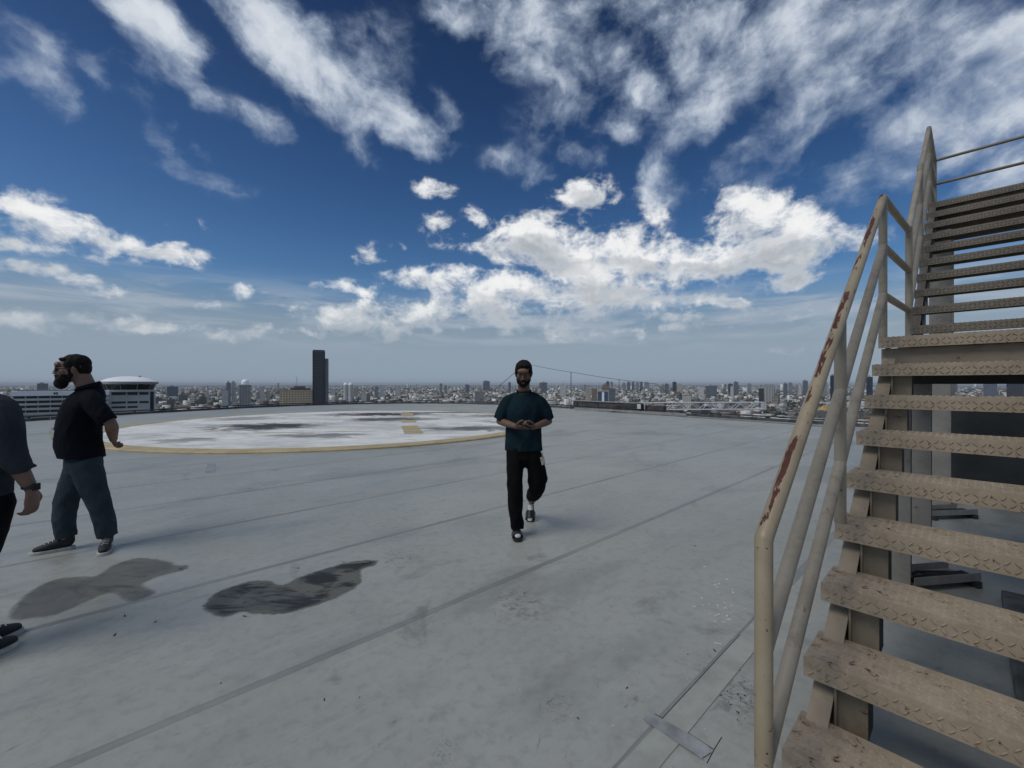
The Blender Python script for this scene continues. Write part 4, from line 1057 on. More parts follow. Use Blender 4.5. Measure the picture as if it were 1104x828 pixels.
# --- bearded man in profile, hands clasped behind his back
def bearded_man():
    fin = person('bearded man in sunglasses, navy shirt and slate trousers with hands clasped behind his back', (-4.02, 4.0), R(-46), 'skin_b')
    mb = MB(); hc = (.0, -.072, 1.688); Rm = rot3(R(2), R(2)); s = 1.12
    head_shapes(mb, hc, Rm, s)
    mb.limb([(0, .04, 1.45), (0, .02, 1.53), (0, -.01, 1.62)], [(.070, .072), (.068, .072), (.064, .072)])
    mb.limb([(0, -.0, .93), (0, -.02, 1.10), (0, .0, 1.26), (0, .03, 1.40)], [(.12, .09), (.13, .10), (.14, .11), (.09, .07)])
    for sx in (-1, 1):
        a = Vector((sx*.18, .06, 1.39)); e = Vector((sx*.275, .190, 1.175)); w = Vector((sx*.085, .205, 1.020))
        mb.limb([a, (a+e)/2+Vector((sx*.01, .01, 0)), e], [.058, .054, .045])
        mb.limb([e, e+(w-e)*.3, w], [.047, .048, .029])
        hand(mb, w, Vector((-sx*.75, .10, -.50)), Vector((0, .8 if sx > 0 else .4, .3)), Vector((0, .55, .75)), .45, 1.05)
    mb.limb([(-.09, -.0, .90), (-.115, -.055, .66), (-.125, -.11, .47), (-.125, -.12, .12)], [.08, .068, .050, .042]); mb.limb([(.09, .01, .90), (.115, .05, .66), (.125, .10, .47), (.12, .155, .12)], [.08, .068, .050, .042])
    b = fin(mb)
    eyes(hc, Rm, s, b); hair_cap(b, hc, Rm, s, .012, seed=5, fringe=-.006); beard(b, hc, Rm, s, .030); glasses(b, hc, Rm, s, True)
    t = MB()
    t.limb([(0, -.010, .80), (0, -.010, .91), (0, -.030, 1.02), (0, -.030, 1.15), (0, -.010, 1.30), (0, .035, 1.43), (0, .045, 1.505), (0, .035, 1.535)], [(.205, .168), (.202, .168), (.196, .170), (.194, .164), (.198, .150), (.168, .124), (.096, .092), (.078, .080)], seg=30, flat=(1, 1))
    for sx in (-1, 1):
        t.limb([(sx*.09, .045, 1.450), (sx*.175, .060, 1.40), (sx*.232, .110, 1.30), (sx*.272, .170, 1.205)], [.066, .078, .078, .076], seg=22, flat=(0, 1))
    sh = remeshed(t, 'shirt', K['navy'], .007, 6, folds(.017, 5), b, cut=.872)
    c_ = MB()
    for k in range(2):
        c_.tube([((.078+.012*k)*math.cos(a), .034+(.078+.010*k)*math.sin(a), 1.545-.018*k+.030*math.sin(a)) for a in [R(-80)+R(340)*i/26 for i in range(27)]], .010, 8)
    remeshed(c_, 'collar', K['navy'], .005, 3, None, sh)
    for i in range(5):
        z = 1.34-i*.095; y = -.180-.022*math.sin((z-.95)*5)
        MB().ell((.012, y-.006, z), (.006, .004, .006), None, 10, 6).build('button', K['button'], sh, True)
    g = MB().box(-.030, .030, -.002, .002, -.04, .04).build('badge', K['badge'], b, bevel=.002); g.location = (.03, -.196, 1.10); g.rotation_euler = (R(8), R(6), R(35))
    MB().tube([(.03, -.17, 1.18), (.03, -.192, 1.16), (.03, -.196, 1.13)], .003, 6).build('badge_clip', K['sole'], b, True)
    p = MB()
    p.limb([(0, .0, .80), (0, -.005, .90), (0, -.01, .96)], [(.182, .140), (.176, .134), (.160, .122)], seg=26)
    p.limb([(-.095, .0, .86), (-.115, -.055, .66), (-.125, -.11, .47), (-.125, -.13, .28), (-.125, -.115, .115)], [(.112, .124), (.100, .114), (.083, .094), (.075, .084), (.071, .080)], seg=22, flat=(1, 1))
    p.limb([(.095, .01, .86), (.115, .05, .66), (.125, .10, .47), (.122, .145, .28), (.120, .165, .115)], [(.112, .124), (.100, .114), (.083, .094), (.075, .084), (.069, .078)], seg=22, flat=(1, 1))
    remeshed(p, 'trousers', K['slate'], .008, 5, folds(.022, 12), b)
    shoe(b, (-.125, -.125), R(-6), L=.30); shoe(b, (.12, .165), R(80))
bearded_man()

# --- man at the left edge, arm hanging with a watch
def edge_man():
    fin = person('man in blue-grey shirt and dark shorts at the left edge with a black watch', (-3.14, 2.47), R(178), 'skin_c')
    # local frame faces -Y, so turned half round; his right arm is at local -x, which is picture right
    mb = MB(); hc = (.125, -.040, 1.715); Rm = rot3(R(25), R(3)); s = 1.05
    head_shapes(mb, hc, Rm, s)
    mb.limb([(0, .03, 1.46), (.05, .01, 1.55), (.11, -.01, 1.64)], [(.068, .066), (.062, .064), (.060, .064)])
    mb.limb([(0, -.0, .93), (0, -.01, 1.10), (0, .0, 1.26), (0, .02, 1.40)], [(.15, .12), (.15, .12), (.15, .12), (.10, .07)])
    for sx in (-1, 1):
        a = Vector((sx*.19, .02, 1.41)); e = Vector((sx*.262, .015, 1.155)); w = Vector((sx*.285, -.075, .925))
        mb.limb([a, (a+e)/2+Vector((sx*.01, .01, 0)), e], [.056, .052, .043])
        mb.limb([e, e+(w-e)*.3, w], [.045, .045, .029])
        hand(mb, w+Vector((0, 0, -.01)), Vector((-sx*.10, -.10, -1)), Vector((-sx*1, .1, 0)), Vector((0, -1, 0)), .42, 1.08)
    mb.limb([(-.09, .0, .90), (-.06, .075, .55), (-.10, .14, .32), (-.15, .14, .10)], [.085, .062, .056, .042])
    mb.limb([(.09, .0, .90), (.06, .04, .55), (.02, .02, .32), (-.01, .0, .10)], [.085, .062, .056, .042])
    b = fin(mb)
    eyes(hc, Rm, s, b); hair_cap(b, hc, Rm, s, .012, seed=9); beard(b, hc, Rm, s, .0)
    t = MB()
    t.limb([(0, 0, .83), (0, -.0, .905), (0, -.01, 1.0), (0, -.01, 1.13), (0, -.0, 1.30), (0, .015, 1.43), (0, .03, 1.500)], [(.200, .150), (.200, .150), (.198, .148), (.200, .145), (.215, .140), (.180, .112), (.088, .080)], seg=30)
    for sx in (-1, 1):
        t.limb([(sx*.11, .02, 1.43), (sx*.195, .02, 1.405), (sx*.243, .02, 1.29), (sx*.268, .012, 1.165), (sx*.276, -.01, 1.085)], [.078, .090, .082, .072, .066], seg=22)
        t.tube([(sx*.278+.064*math.cos(a), -.015+.066*math.sin(a), 1.078+.012*math.sin(a)) for a in [2*math.pi*i/24 for i in range(24)]], .013, 8, closed=True)
    remeshed(t, 'shirt', K['blueshirt'], .007, 5, folds(.016, 15), b, cut=.905)
    p = MB()
    p.limb([(0, .0, .80), (0, -.0, .90), (0, -.0, .96)], [(.190, .145), (.185, .142), (.175, .135)], seg=26)
    for sx in (-1, 1):
        p.limb([(sx*.095, .0, .86), (sx*.10+.01, .02, .70), (sx*.09+.02, .04, .585)], [(.112, .130), (.105, .118), (.102, .112)], seg=22, flat=(0, 1))
    remeshed(p, 'shorts', K['blackcloth'], .008, 5, folds(.010, 22), b)
    shoe(b, (-.155, .12), R(-6)); shoe(b, (-.015, -.01), R(-8))
    w = MB(); cx, cy, cz = -.2835, -.068, .945
    w.tube([(cx+.033*math.cos(a), cy+.033*math.sin(a), cz) for a in [2*math.pi*i/20 for i in range(20)]], .006, 8, closed=True)
    for dz_ in (-.007, .007): w.tube([(cx+.033*math.cos(a), cy+.033*math.sin(a), cz+dz_) for a in [2*math.pi*i/20 for i in range(20)]], .005, 8, closed=True)
    wo_ = w.build('watch', M['black'], b, True); MB().box(-.007, .008, -.019, .019, -.021, .021).build('watch_case', K['phone'], wo_, bevel=.004, loc=(cx-.038, cy, cz))
edge_man()
# ------------------------------------------------------------------ the city below and the air over it
GZ = -80.0; HC = EYE-GZ
def city_pos(px, dist): return Vector(((px-552)/460*dist, dist))
def zat(py, dist): return EYE+(413.5-py)/460*dist
def facade(name, wall, glass=(.075,.085,.095), fl=3.1, bay=2.6, wf=.5, hf=.40, rough=.7):
    """painted wall with rows of windows, pattern in the building's own space"""
    m, t, b = newmat(name)
    o = t.obj(); x, y, z = t.sep(o)
    nrm = t.n('ShaderNodeTexCoord').outputs['Normal']; nx, ny, nz = t.sep(nrm)
    hz = t.mix(t.mapr(t.math('ABSOLUTE', nx), .5, .6), t.comb(x, x, x), t.comb(y, y, y))
    h = t.sep(hz)[0]
    wx = t.math('LESS_THAN', t.math('FRACT', t.math('DIVIDE', t.math('ADD', h, 500), bay)), wf)
    wz = t.math('LESS_THAN', t.math('FRACT', t.math('DIVIDE', t.math('ADD', z, 500), fl)), hf)
    w = t.math('MULTIPLY', t.math('MULTIPLY', wx, wz), t.math('LESS_THAN', t.math('ABSOLUTE', nz), .5))
    n = t.noise(t.pos(), .06, 4, .6)
    c = t.mix(t.mapr(n, .3, .7), tuple(k*.82 for k in wall), wall)
    t.put(b.inputs['Base Color'], t.mix(w, c, glass)); b.inputs['Roughness'].default_value = rough
    return m
F = {
 'white': facade('white_facade', (.66,.66,.64)), 'cream': facade('cream_facade', (.50,.46,.38)), 'grey': facade('grey_facade', (.28,.29,.30)),
 'blue': facade('blue_facade', (.14,.18,.24), wf=.7, hf=.6), 'brown': facade('brown_facade', (.26,.21,.15)), 'dark': facade('dark_facade', (.085,.09,.098), (.012,.015,.020), bay=5.2, fl=4.2, wf=.8, hf=.62, rough=.35),
 'concrete': simple('city_concrete', (.33,.33,.32), .85, .15, .1), 'roof_w': simple('white_roof', (.62,.62,.60), .8, .1, .1),
 'roof_g': simple('grey_roof', (.16,.16,.16), .9, .2, .1), 'roof_r': simple('rust_roof', (.16,.075,.05), .85, .2, .1), 'gold': simple('gold_roof', (.45,.30,.07), .5, .2, .2),
 'glass': simple('tower_glass', (.020,.026,.034), .25, .2, .05), 'navy': simple('navy_glass', (.012,.020,.040), .22, .2, .05), 'win': simple('window_dark', (.02,.022,.026), .3, .1),
 'trim': simple('pale_trim', (.55,.55,.53), .8, .1, .1), 'dome': simple('white_dome', (.92,.93,.94), .35, .04, .1)}
def tower(name, label, cat, px0, px1, pytop, dist, depth=None, mat='white', rz=None, group=None, roofmat='roof_g', tops=(), base=GZ, loc=None):
    cx = (px0+px1)/2; p = city_pos(cx, dist); w = (px1-px0)/460*dist; h = zat(pytop, dist)-base
    rz = -math.atan2(p.x, p.y) if rz is None else rz
    w *= math.cos(math.atan2(p.x, p.y)) if rz else 1
    depth = depth or w*.8
    e = empty(name, (p.x, p.y, base), rz); tag(e, label, cat, group)
    MB().box(-w/2, w/2, -depth/2, depth/2, 0, h).build('wall', F[mat], e)
    MB().box(-w/2-.3, w/2+.3, -depth/2-.3, depth/2+.3, h+.02, h+1.0).build('roof', F[roofmat], e)
    for (a, b, hh, mt) in tops:        # roof-top rooms: from, to (share of width), height, material
        MB().box(-w/2+a*w, -w/2+b*w, -depth*.25, depth*.25, h+1.02, h+1+hh).build('roof_room', F[mt], e)
    return e, w, depth, h
# tall dark tower
e, w, dp, h = tower('skyscraper', 'tall dark glass skyscraper rising alone behind the landing pad', 'skyscraper', 337, 350.5, 378.5, 900, 26, 'dark')
MB().box(w/2+.02, w/2+6.5, -dp/2+3, dp/2-2, 0, h-14).build('side_wing', F['grey'], e)
for i in (0, 4):
    x = -w/2+w*(i+.5)/5
    MB().box(x-.35, x+.35, -dp/2-.5, -dp/2-.01, 1, h-4).build('fin', F['navy'], e)
MB().box(-w/2+1, w/2-1, -dp/2+1, dp/2-1, h+1.02, h+3.5).build('crown', F['dark'], e)
for i in range(26): MB().box(w/2+6.51, w/2+7.6, -dp/2+4, dp/2-3, 12+i*4.6, 12+i*4.6+.5).build('balcony', F['trim'], e)
# round-cornered tower with a white dome
F['rib'] = simple('rib_concrete', (.42,.42,.41), .8, .1, .1)
e, w, dp, h = tower('domed_tower', 'grey ribbed residential tower with a white dome on its top', 'tower', 257.5, 271, 414.5, 1050, 26, 'roof_g', roofmat='roof_w')
for i in range(8):
    x = -w/2+w*(i+.5)/8; MB().box(x-1.0, x+1.0, -dp/2-.9, -dp/2-.01, 0, h-2).build('fin', F['rib'], e)
MB().box(-w*.42, w*.42, -8, 8, h+1.02, h+3).build('roof_room', F['trim'], e)
MB().lathe([(8.2, 0), (8.2, 3)]+[(8.6*math.cos(R(a)), 3+9*math.sin(R(a))) for a in range(0, 90, 9)]+[(.2, 12.1)], 24, (0, 0, h+3.02)).build('dome', F['dome'], e, auto=True)
# wide brown block
e, w, dp, h = tower('brown_block', 'wide brown apartment block with stepped roof and rows of dark windows', 'building', 302, 338, 419.5, 950, 24, 'concrete', tops=((.30,.92,4,'brown'),(.42,.75,8,'brown')))
F['brown_wall'] = simple('brown_wall', (.64,.52,.36), .85, .1, .1); [c_ for c_ in e.children if c_.name.startswith('wall')][0].data.materials[0] = F['brown_wall']
for i in range(12):
    for j in range(8):
        x = -w/2+w*(i+.5)/12; z = h-4-j*5.1
        MB().box(x-1.25, x+1.25, -dp/2-.05, -dp/2+.3, z-1.0, z+1.1).build('window', F['win'], e)
MB().tube([(0,0,h+9),(0,0,h+30)], .5, 6).build('antenna', F['concrete'], e)
# slender twin towers with rounded tops
for px, lab in ((372.8, 'left one of two slender white towers with rounded tops'), (378.2, 'right one of two slender white towers with rounded tops')):
    p = city_pos(px, 1900); e = empty('round_tower', (p.x, p.y, GZ)); tag(e, lab, 'tower', 'slender white twin towers')
    hh = zat(414, 1900)-GZ
    MB().lathe([(9.5, 0), (9.5, hh)], 20).build('wall', F['white'], e, auto=True)
    MB().lathe([(9.5, 0), (8.8, 5), (6, 9), (.3, 10.5)], 20, (0,0,hh+.02)).build('dome', F['dome'], e, auto=True)
# named mid-distance towers: px0, px1, top, dist, material, label
T_ = [
 (244,249,412,1500,'grey','pale grey tower just left of the domed tower, taller of a pair'), (249.5,254.5,411.5,1520,'white','white faced tower just left of the domed tower'),
 (223,225.5,417,1600,'white','small thin white tower left of the domed tower, above the low roofs'), (239,246,421,1400,'white','low white block left of the domed tower'),
 (180,192,416,2600,'blue','hazy bluish block to the right of the rotunda'), (280,285,418,1700,'white','small white block right of the domed tower'), (287,291,420,1500,'cream','low cream block between the domed tower and the brown block'),
 (389.5,395,422.5,1300,'white','narrow white tower right of the slender twin towers'), (395.2,399,424,1320,'grey','grey slab touching the narrow white tower'),
 (404,408,416,2300,'grey','grey mid-rise behind the landing pad, left of two'), (409,414,415.5,2400,'white','white mid-rise behind the landing pad, right of two'),
 (381,386,417,2500,'cream','cream mid-rise right of the slender twin towers'), (357,361,418,2300,'white','white mid-rise right of the dark skyscraper'),
 (426,431,417.5,2600,'white','white mid-rise above the yellow stroke of the pad'), (512,522,421.5,1500,'grey','plain grey slab block left of the walking man'),
 (474,477,413,3800,'grey','hazy grey pencil tower left of the walking man'), (479,482,415,3600,'grey','shorter hazy tower beside the grey pencil tower'), (521,528,410,5200,'blue','blue hazy tower on the horizon left of the walking man'), (502,506,414,4200,'blue','hazy bluish tower low on the horizon'),
 (548,550.8,411.5,4200,'blue','hazy blue tower just behind the walking man'), (583,590,411.5,4000,'blue','hazy blue tower right of the walking man'), (604,610,414,2500,'white','white block right of the walking man, by the upright rod'),
 (631,637,417,1700,'cream','cream tower, left of the blue and white building'), (638,643.5,419,1680,'brown','tan tower touching the blue and white building'),
 (649.5,656.5,414,1650,'brown','pinkish brown tower behind the blue and white building'), (656.6,663,418,1600,'blue','teal tower right of the blue and white building'),
 (653.5,657,410.5,4200,'dark','dark twin tower on the horizon, left of two'), (658,661,411,4300,'grey','grey twin tower on the horizon, right of two'),
 (671,674.5,412,5000,'grey','first hazy tower in the row of towers above the white floodlight'), (676,679.5,411,5000,'blue','bluish tower in the row above the white floodlight'),
 (681,684,411,5100,'blue','narrow bluish tower in the row above the floodlight'), (685.5,689,411.5,5050,'grey','grey narrow tower in the row above the floodlight'), (690,693,411,5100,'blue','fourth tower of the hazy row above the lattice boom'),
 (694.5,700,411.5,5000,'grey','broad grey tower ending the hazy row'), (713,716.5,414,3600,'grey','grey tower over the left end of the lattice boom'), (716.8,721,413,3500,'blue','bluish tower over the left end of the lattice boom'),
 (725,729.5,411,3300,'dark','dark upright tower above the lattice boom'), (730,736,413.5,3200,'cream','cream tower beside the dark upright tower'), (761,773,415,2600,'blue','wide dark blue slab above the lattice boom'),
 (753,759,417,2400,'white','bright white block beside the dark blue slab'), (785,790,413,2900,'dark','dark tower right of the wide blue slab'), (791,796,411,3000,'blue','tall bluish tower right of the wide blue slab'), (787.5,790.8,416,2500,'white','small white tower in front of the tall bluish tower'),
 (806,810,413,3600,'grey','grey tower midway between the lattice boom and handrail'), (818,823.6,418,1450,'dark','black block in front of the grey striped tower'), (844.5,849,412.5,3000,'blue','bluish twin tower near the handrail, left of two'), (850,854.5,412,3050,'grey','grey twin tower near the handrail, right of two'),
 (858,860.5,414,3400,'grey','thin grey tower near the handrail'), (860.8,864,413,3000,'white','thin white tower near the handrail'), (865.5,871,409.5,3100,'blue','tall blue tower just left of the handrail'),
 (895,901,404,1500,'navy_','deep blue tower seen between the handrail tubes'), (886,892,411,2800,'grey','grey tower seen left of the deep blue tower'), (934,941,405.5,1700,'navy_','deep blue tower seen just left of the treads'),
 (1022,1030,409.5,2300,'blue','blue tower glimpsed under the landing'), (1060,1075,411,2000,'blue','broad blue tower glimpsed under the landing, right-hand one'), (1085,1104,408,1600,'dark','dark tower at the right edge under the landing'),
 (40,52,412.5,3500,'blue','hazy blue block behind the low white terraced building')]
F['navy_'] = facade('navy_facade', (.030,.045,.075), (.012,.02,.035), wf=.75, hf=.6, rough=.35)
for a, b, t, d, m_, lab in T_:
    tower('tower_block', lab, 'tower', a, b, t, d, None, m_, roofmat='roof_w' if m_ in ('white','cream') else 'roof_g', tops=((.25,.6,4+d*.0012,'concrete'),))
# grey tower with vertical stripes
e, w, dp, h = tower('striped_tower', 'grey tower with pale vertical stripes left of the handrail', 'tower', 824.3, 834.5, 414, 1750, 20, 'grey')
for i in range(6): MB().box(-w/2+w*(i+.5)/6-.9, -w/2+w*(i+.5)/6+.9, -dp/2-.8, -dp/2-.01, 0, h-1).build('fin', F['trim'], e)
# blue and white building
e, w, dp, h = tower('office_building', 'blue glass office with white vertical bands beyond the brown cradle', 'building', 644, 656.3, 420.5, 1350, 22, 'concrete', roofmat='roof_w')
F['blueglass'] = simple('blue_glass', (.05,.085,.15), .25, .15, .05)
for i in range(2): MB().box(-w/2+w*(.06+.5*i), -w/2+w*(.42+.5*i), -dp/2-.4, -dp/2-.01, 1, h-2).build('glass_front', F['blueglass'], e)
MB().box(-w*.1, w*.1, -dp/2-.8, -dp/2-.02, 1, h-4).build('white_band', F['dome'], e)
# stepped complex with a mast above the lattice boom
e, w, dp, h = tower('stepped_tower', 'stepped cream tower with a thin mast above the lattice boom', 'tower', 736, 745, 425, 1250, 20, 'cream', tops=((.2,.75,5,'trim'),(.38,.58,12,'trim')))
MB().tube([(0,0,h+12),(0,0,h+26)], .3, 6).build('mast', F['concrete'], e)
for i in range(5): MB().box(-w/2+w*(i+.5)/5-1, -w/2+w*(i+.5)/5+1, -dp/2-.8, -dp/2-.01, 0, h-2).build('fin', F['trim'], e)
# golden temple-like roof
p = city_pos(890, 1150); e = empty('golden_hall', (p.x, p.y, GZ), .5); tag(e, 'hall with a golden yellow roof seen between the handrail tubes', 'building')
MB().box(-17, 17, -11, 11, 0, 12).build('wall', F['trim'], e)
vs = [(-19,-13,12.02),(19,-13,12.02),(19,13,12.02),(-19,13,12.02),(-13,0,25),(13,0,25)]
MB().add(vs, [(0,1,5,4),(2,3,4,5),(1,2,5),(3,0,4),(3,2,1,0)]).build('roof', F['gold'], e)
# rotunda with a shallow white dome on a banded block
D_ = 190; p = city_pos(139, D_); rot = -math.atan2(p.x, p.y)
def rz_(py): return zat(py, D_)-GZ
e = empty('rotunda_building', (p.x, p.y, GZ), rot); tag(e, 'pale banded block crowned by a round hall with a shallow white dome', 'building')
R_1 = 33.5/460*D_*.735*1.0
MB().lathe([(R_1*.94, rz_(410.3)), (R_1*.86, rz_(409.0)), (R_1*.70, rz_(407.2)), (R_1*.48, rz_(405.7)), (R_1*.25, rz_(404.9)), (.1, rz_(404.6))], 64).build('dome', F['dome'], e, auto=True)
MB().lathe([(R_1*.93, rz_(413.2)), (R_1, rz_(412.8)), (R_1, rz_(410.9)), (R_1*.965, rz_(410.3))], 64, caps=True).build('roof', F['concrete'], e, auto=True)
MB().lathe([(R_1*.80, rz_(419)), (R_1*.90, rz_(413.3))], 64).build('window_band', F['win'], e, auto=True)
for i in range(10):
    a = 2*math.pi*i/10; MB().bar((R_1*.81*math.cos(a), R_1*.81*math.sin(a), rz_(419)), (R_1*.91*math.cos(a), R_1*.91*math.sin(a), rz_(413.3)), .18, .2).build('mullion', F['concrete'], e)
MB().lathe([(R_1*.83, rz_(421.2)), (R_1*.83, rz_(419.05))], 64).build('balcony', F['trim'], e, auto=True)
bw = R_1*.80
MB().box(-R_1*1.25, bw*.86, -bw*.78, bw, 0, rz_(421.3)).build('wall', F['trim'], e)
MB().box(bw*.862, bw*1.02, -bw*.72, bw*.9, 0, rz_(421.4)).build('stair_tower', F['win'], e)
MB().box(bw*1.022, bw*1.10, -bw*.74, bw*.9, 0, rz_(421.35)).build('pier', F['trim'], e)
for (y0, y1) in ((421.6, 424.6), (431.2, 433.4), (436.2, 438.2)):
    for i, (x0, x1) in enumerate(((-R_1*1.2, -bw*.75), (-bw*.68, -bw*.12), (-bw*.06, bw*.35), (bw*.42, bw*.80))):
        if i == 3 and y0 > 435: continue
        MB().box(x0, x1, -bw*.78-.06, -bw*.78+.3, rz_(y1), rz_(y0)).build('window', F['win'], e)
# low white terraced building with a dark letter on its parapet
D2 = 165; p = city_pos(52, D2); rot2 = -math.atan2(p.x, p.y)*.93
e = empty('terraced_building', (p.x, p.y, GZ), rot2); tag(e, 'long low white building with four dark window bands and a letter M', 'building')
zz2 = lambda py: zat(py, D2)-GZ
xl, xr = -9.2, 17.0
MB().box(xl, xr, 0, 14, 0, zz2(425.6)).build('wall', F['trim'], e)
MB().box(xl-.2, xr+.2, -1.3, 14, zz2(425.55), zz2(420.6)).build('parapet', F['dome'], e)
MB().box(xl+1, xr-1, 3, 13, zz2(420.55), zz2(419.6)).build('roof', F['roof_g'], e)
rows = [(425.9, 428.3), (430.9, 433.3), (436.0, 438.3), (441.0, 443.3)]
for r0, r1 in rows:
    n = 8
    for i in range(n):
        a = xl+.4+(xr-xl-.8)*i/n; b = xl+.4+(xr-xl-.8)*(i+1)/n-.35
        MB().box(a, b, -.12, .3, zz2(r1), zz2(r0)).build('window', F['win'], e)
    MB().box(xl-.15, xr+.15, -1.25, -.13, zz2(r1+2.3), zz2(r1+.05)).build('balcony', F['trim'], e)
def letter(x, z, hgt, ch='M'):
    mb = MB(); wd = hgt*1.0; t = hgt*.22; y0, y1 = -1.42, -1.31
    mb.box(x, x+t, y0, y1, z, z+hgt).box(x+wd-t, x+wd, y0, y1, z, z+hgt)
    for s0, s1 in ((x+t*.6, x+wd/2), (x+wd-t*.6, x+wd/2)):
        mb.add([(s0-t*.5, y0-.01, z+hgt), (s0+t*.5, y0-.01, z+hgt), (s1+t*.5, y0-.01, z+hgt*.25), (s1-t*.5, y0-.01, z+hgt*.25),
                (s0-t*.5, y1, z+hgt), (s0+t*.5, y1, z+hgt), (s1+t*.5, y1, z+hgt*.25), (s1-t*.5, y1, z+hgt*.25)],
               [(0,1,2,3),(7,6,5,4),(0,4,5,1),(1,5,6,2),(2,6,7,3),(3,7,4,0)])
    mb.build('letter', F['win'], e)
letter(1.55, zz2(424.6), (424.6-421.8)/460*D2)

# ---- ground, low-rise city, trees
m, t, b = newmat('city_ground'); pp = t.pos()
n1 = t.noise(pp, .004, 8, .65); n2 = t.noise(pp, .03, 6, .65)
c_ = t.mix(t.mapr(n1, .4, .6), (.022,.030,.020), (.07,.07,.065)); c_ = t.mix(t.mapr(n2, .5, .62), c_, (.14,.14,.13))
t.put(b.inputs['Base Color'], c_); b.inputs['Roughness'].default_value = .9
S_ = 60000
o = MB().add([(-S_,-3000,GZ),(S_,-3000,GZ),(S_,S_,GZ),(-S_,S_,GZ)], [(0,1,2,3)]).build('ground', m); tag(o, kind='structure')
rg = np.random.RandomState(5)
rows_ = []
r = 560.0
while r < 17000:
    step = 24+max(0, (r-2500))*.007; dr = 26+max(0, (r-1500))*.0125
    n = int(1.98*r/ (step*1.15)); n = min(n, 330)
    a = np.linspace(-.93, .93, n)+rg.uniform(-.3, .3, n)*1.86/n
    rr = r+rg.uniform(-.3, .3, n)*dr
    wd = rg.uniform(9, 22, n)*(1+max(0, r-3000)/9000); dpt = rg.uniform(9, 22, n)*(1+max(0, r-3000)/9000)
    hh = rg.gamma(3.0, 2.1, n)+4
    tall = rg.rand(n) < (.02 if r < 4000 else .035); hh = np.where(tall, rg.uniform(20, 42, n), hh)
    sky_t = (rg.rand(n) < .004*(.35+1.6*(a > 0))) & (r > 3500); hh = np.where(sky_t, rg.uniform(55, 115, n), hh); wd = np.where(sky_t, wd*1.1, wd)
    keep = rg.rand(n) < .74
    rows_.append(np.stack([a, rr, wd, dpt, hh, rg.uniform(-.25, .25, n)+np.round(np.sin(a*7+r*.0009)*2)*.35], 1)[keep])
    r += dr
B = np.concatenate(rows_)
px_ = np.tan(B[:, 0])*460+552; d_ = B[:, 1]*np.cos(B[:, 0]); top_y = 413.5+(HC-B[:, 4])/d_*460
# leave clear the ground where the named buildings stand
ok = np.ones(len(B), bool)
for a, b_, t_, d0 in [(x[0], x[1], x[2], x[3]) for x in T_]+[(337,356,0,900),(257,271,0,1050),(302,338,0,950),(370,380,0,1900),(824,835,0,1750),(644,656,0,1350),(736,745,0,1250),(884,897,0,1150)]:
    ok &= ~((px_ > a-2) & (px_ < b_+2) & (np.abs(d_-d0) < 40))
B = B[ok]; px_ = px_[ok]; d_ = d_[ok]; top_y = top_y[ok]
edge_y = np.interp(px_, [0, 130, 258, 423, 540, 622, 716, 858, 930, 1020, 1104], [450, 440, 434, 431, 431, 433, 439, 449, 453, 460, 470])
size = B[:, 2]/d_*np.minimum(np.clip(edge_y-top_y, 0, None), B[:, 4]/d_*460)
order = np.argsort(-size); near = order[:300]; rest = order[300:]
PAL = [(.34,.35,.33),(.10,.10,.095)]+[(.72,.72,.70),(.58,.56,.51),(.40,.40,.39),(.24,.24,.24),(.13,.13,.13),(.22,.18,.14),(.15,.08,.06),(.08,.10,.12),(.80,.80,.79),(.36,.32,.26)]
ROOF = [(.80,.80,.79),(.26,.26,.26),(.12,.12,.12),(.08,.08,.08),(.15,.07,.05),(.60,.60,.58),(.16,.15,.13),(.11,.13,.14)]
protos = []
PR = [('flat_roofed_block','white','roof_w','white flat-roofed block in the low-rise city below','roof_room'),('flat_roofed_block','cream','roof_g','cream flat-roofed block in the low-rise city below','roof_room'),
      ('flat_roofed_block','grey','roof_g','grey flat-roofed block in the low-rise city below','roof_room'),('gabled_house','white','roof_r','white house with a rust-red pitched roof in the low-rise city','gable'),
      ('gabled_house','cream','roof_g','cream house with a grey pitched roof in the low-rise city','gable'),('shed','grey','roof_w','grey warehouse with a low white roof in the low-rise city','shed'),
      ('flat_roofed_block','brown','roof_g','brown flat-roofed block in the low-rise city below','roof_room')]
def make_proto(nm, wm, rm, lab, kind):
    e = empty(nm, (0,0,GZ)); tag(e, lab, 'building', 'low-rise city buildings')
    MB().box(-.5, .5, -.5, .5, 0, 1).build('wall', F[wm], e)
    if kind == 'roof_room':
        MB().box(-.52, .52, -.52, .52, 1.002, 1.05).box(-.25, .15, -.2, .2, 1.051, 1.25).build('roof', F[rm], e)
    elif kind == 'gable':
        MB().add([(-.55,-.55,1.002),(.55,-.55,1.002),(.55,.55,1.002),(-.55,.55,1.002),(-.55,0,1.4),(.55,0,1.4)], [(0,1,5,4),(2,3,4,5),(1,2,5),(3,0,4),(3,2,1,0)]).build('roof', F[rm], e)
    else:
        MB().add([(-.52,-.52,1.002),(.52,-.52,1.002),(.52,.52,1.002),(-.52,.52,1.002),(-.52,0,1.15),(.52,0,1.15)], [(0,1,5,4),(2,3,4,5),(1,2,5),(3,0,4),(3,2,1,0)]).build('roof', F[rm], e)
    return e
first = [make_proto(*q) for q in PR]; used_ = [False]*len(PR)
wts = [.20,.12,.26,.11,.07,.09,.15]
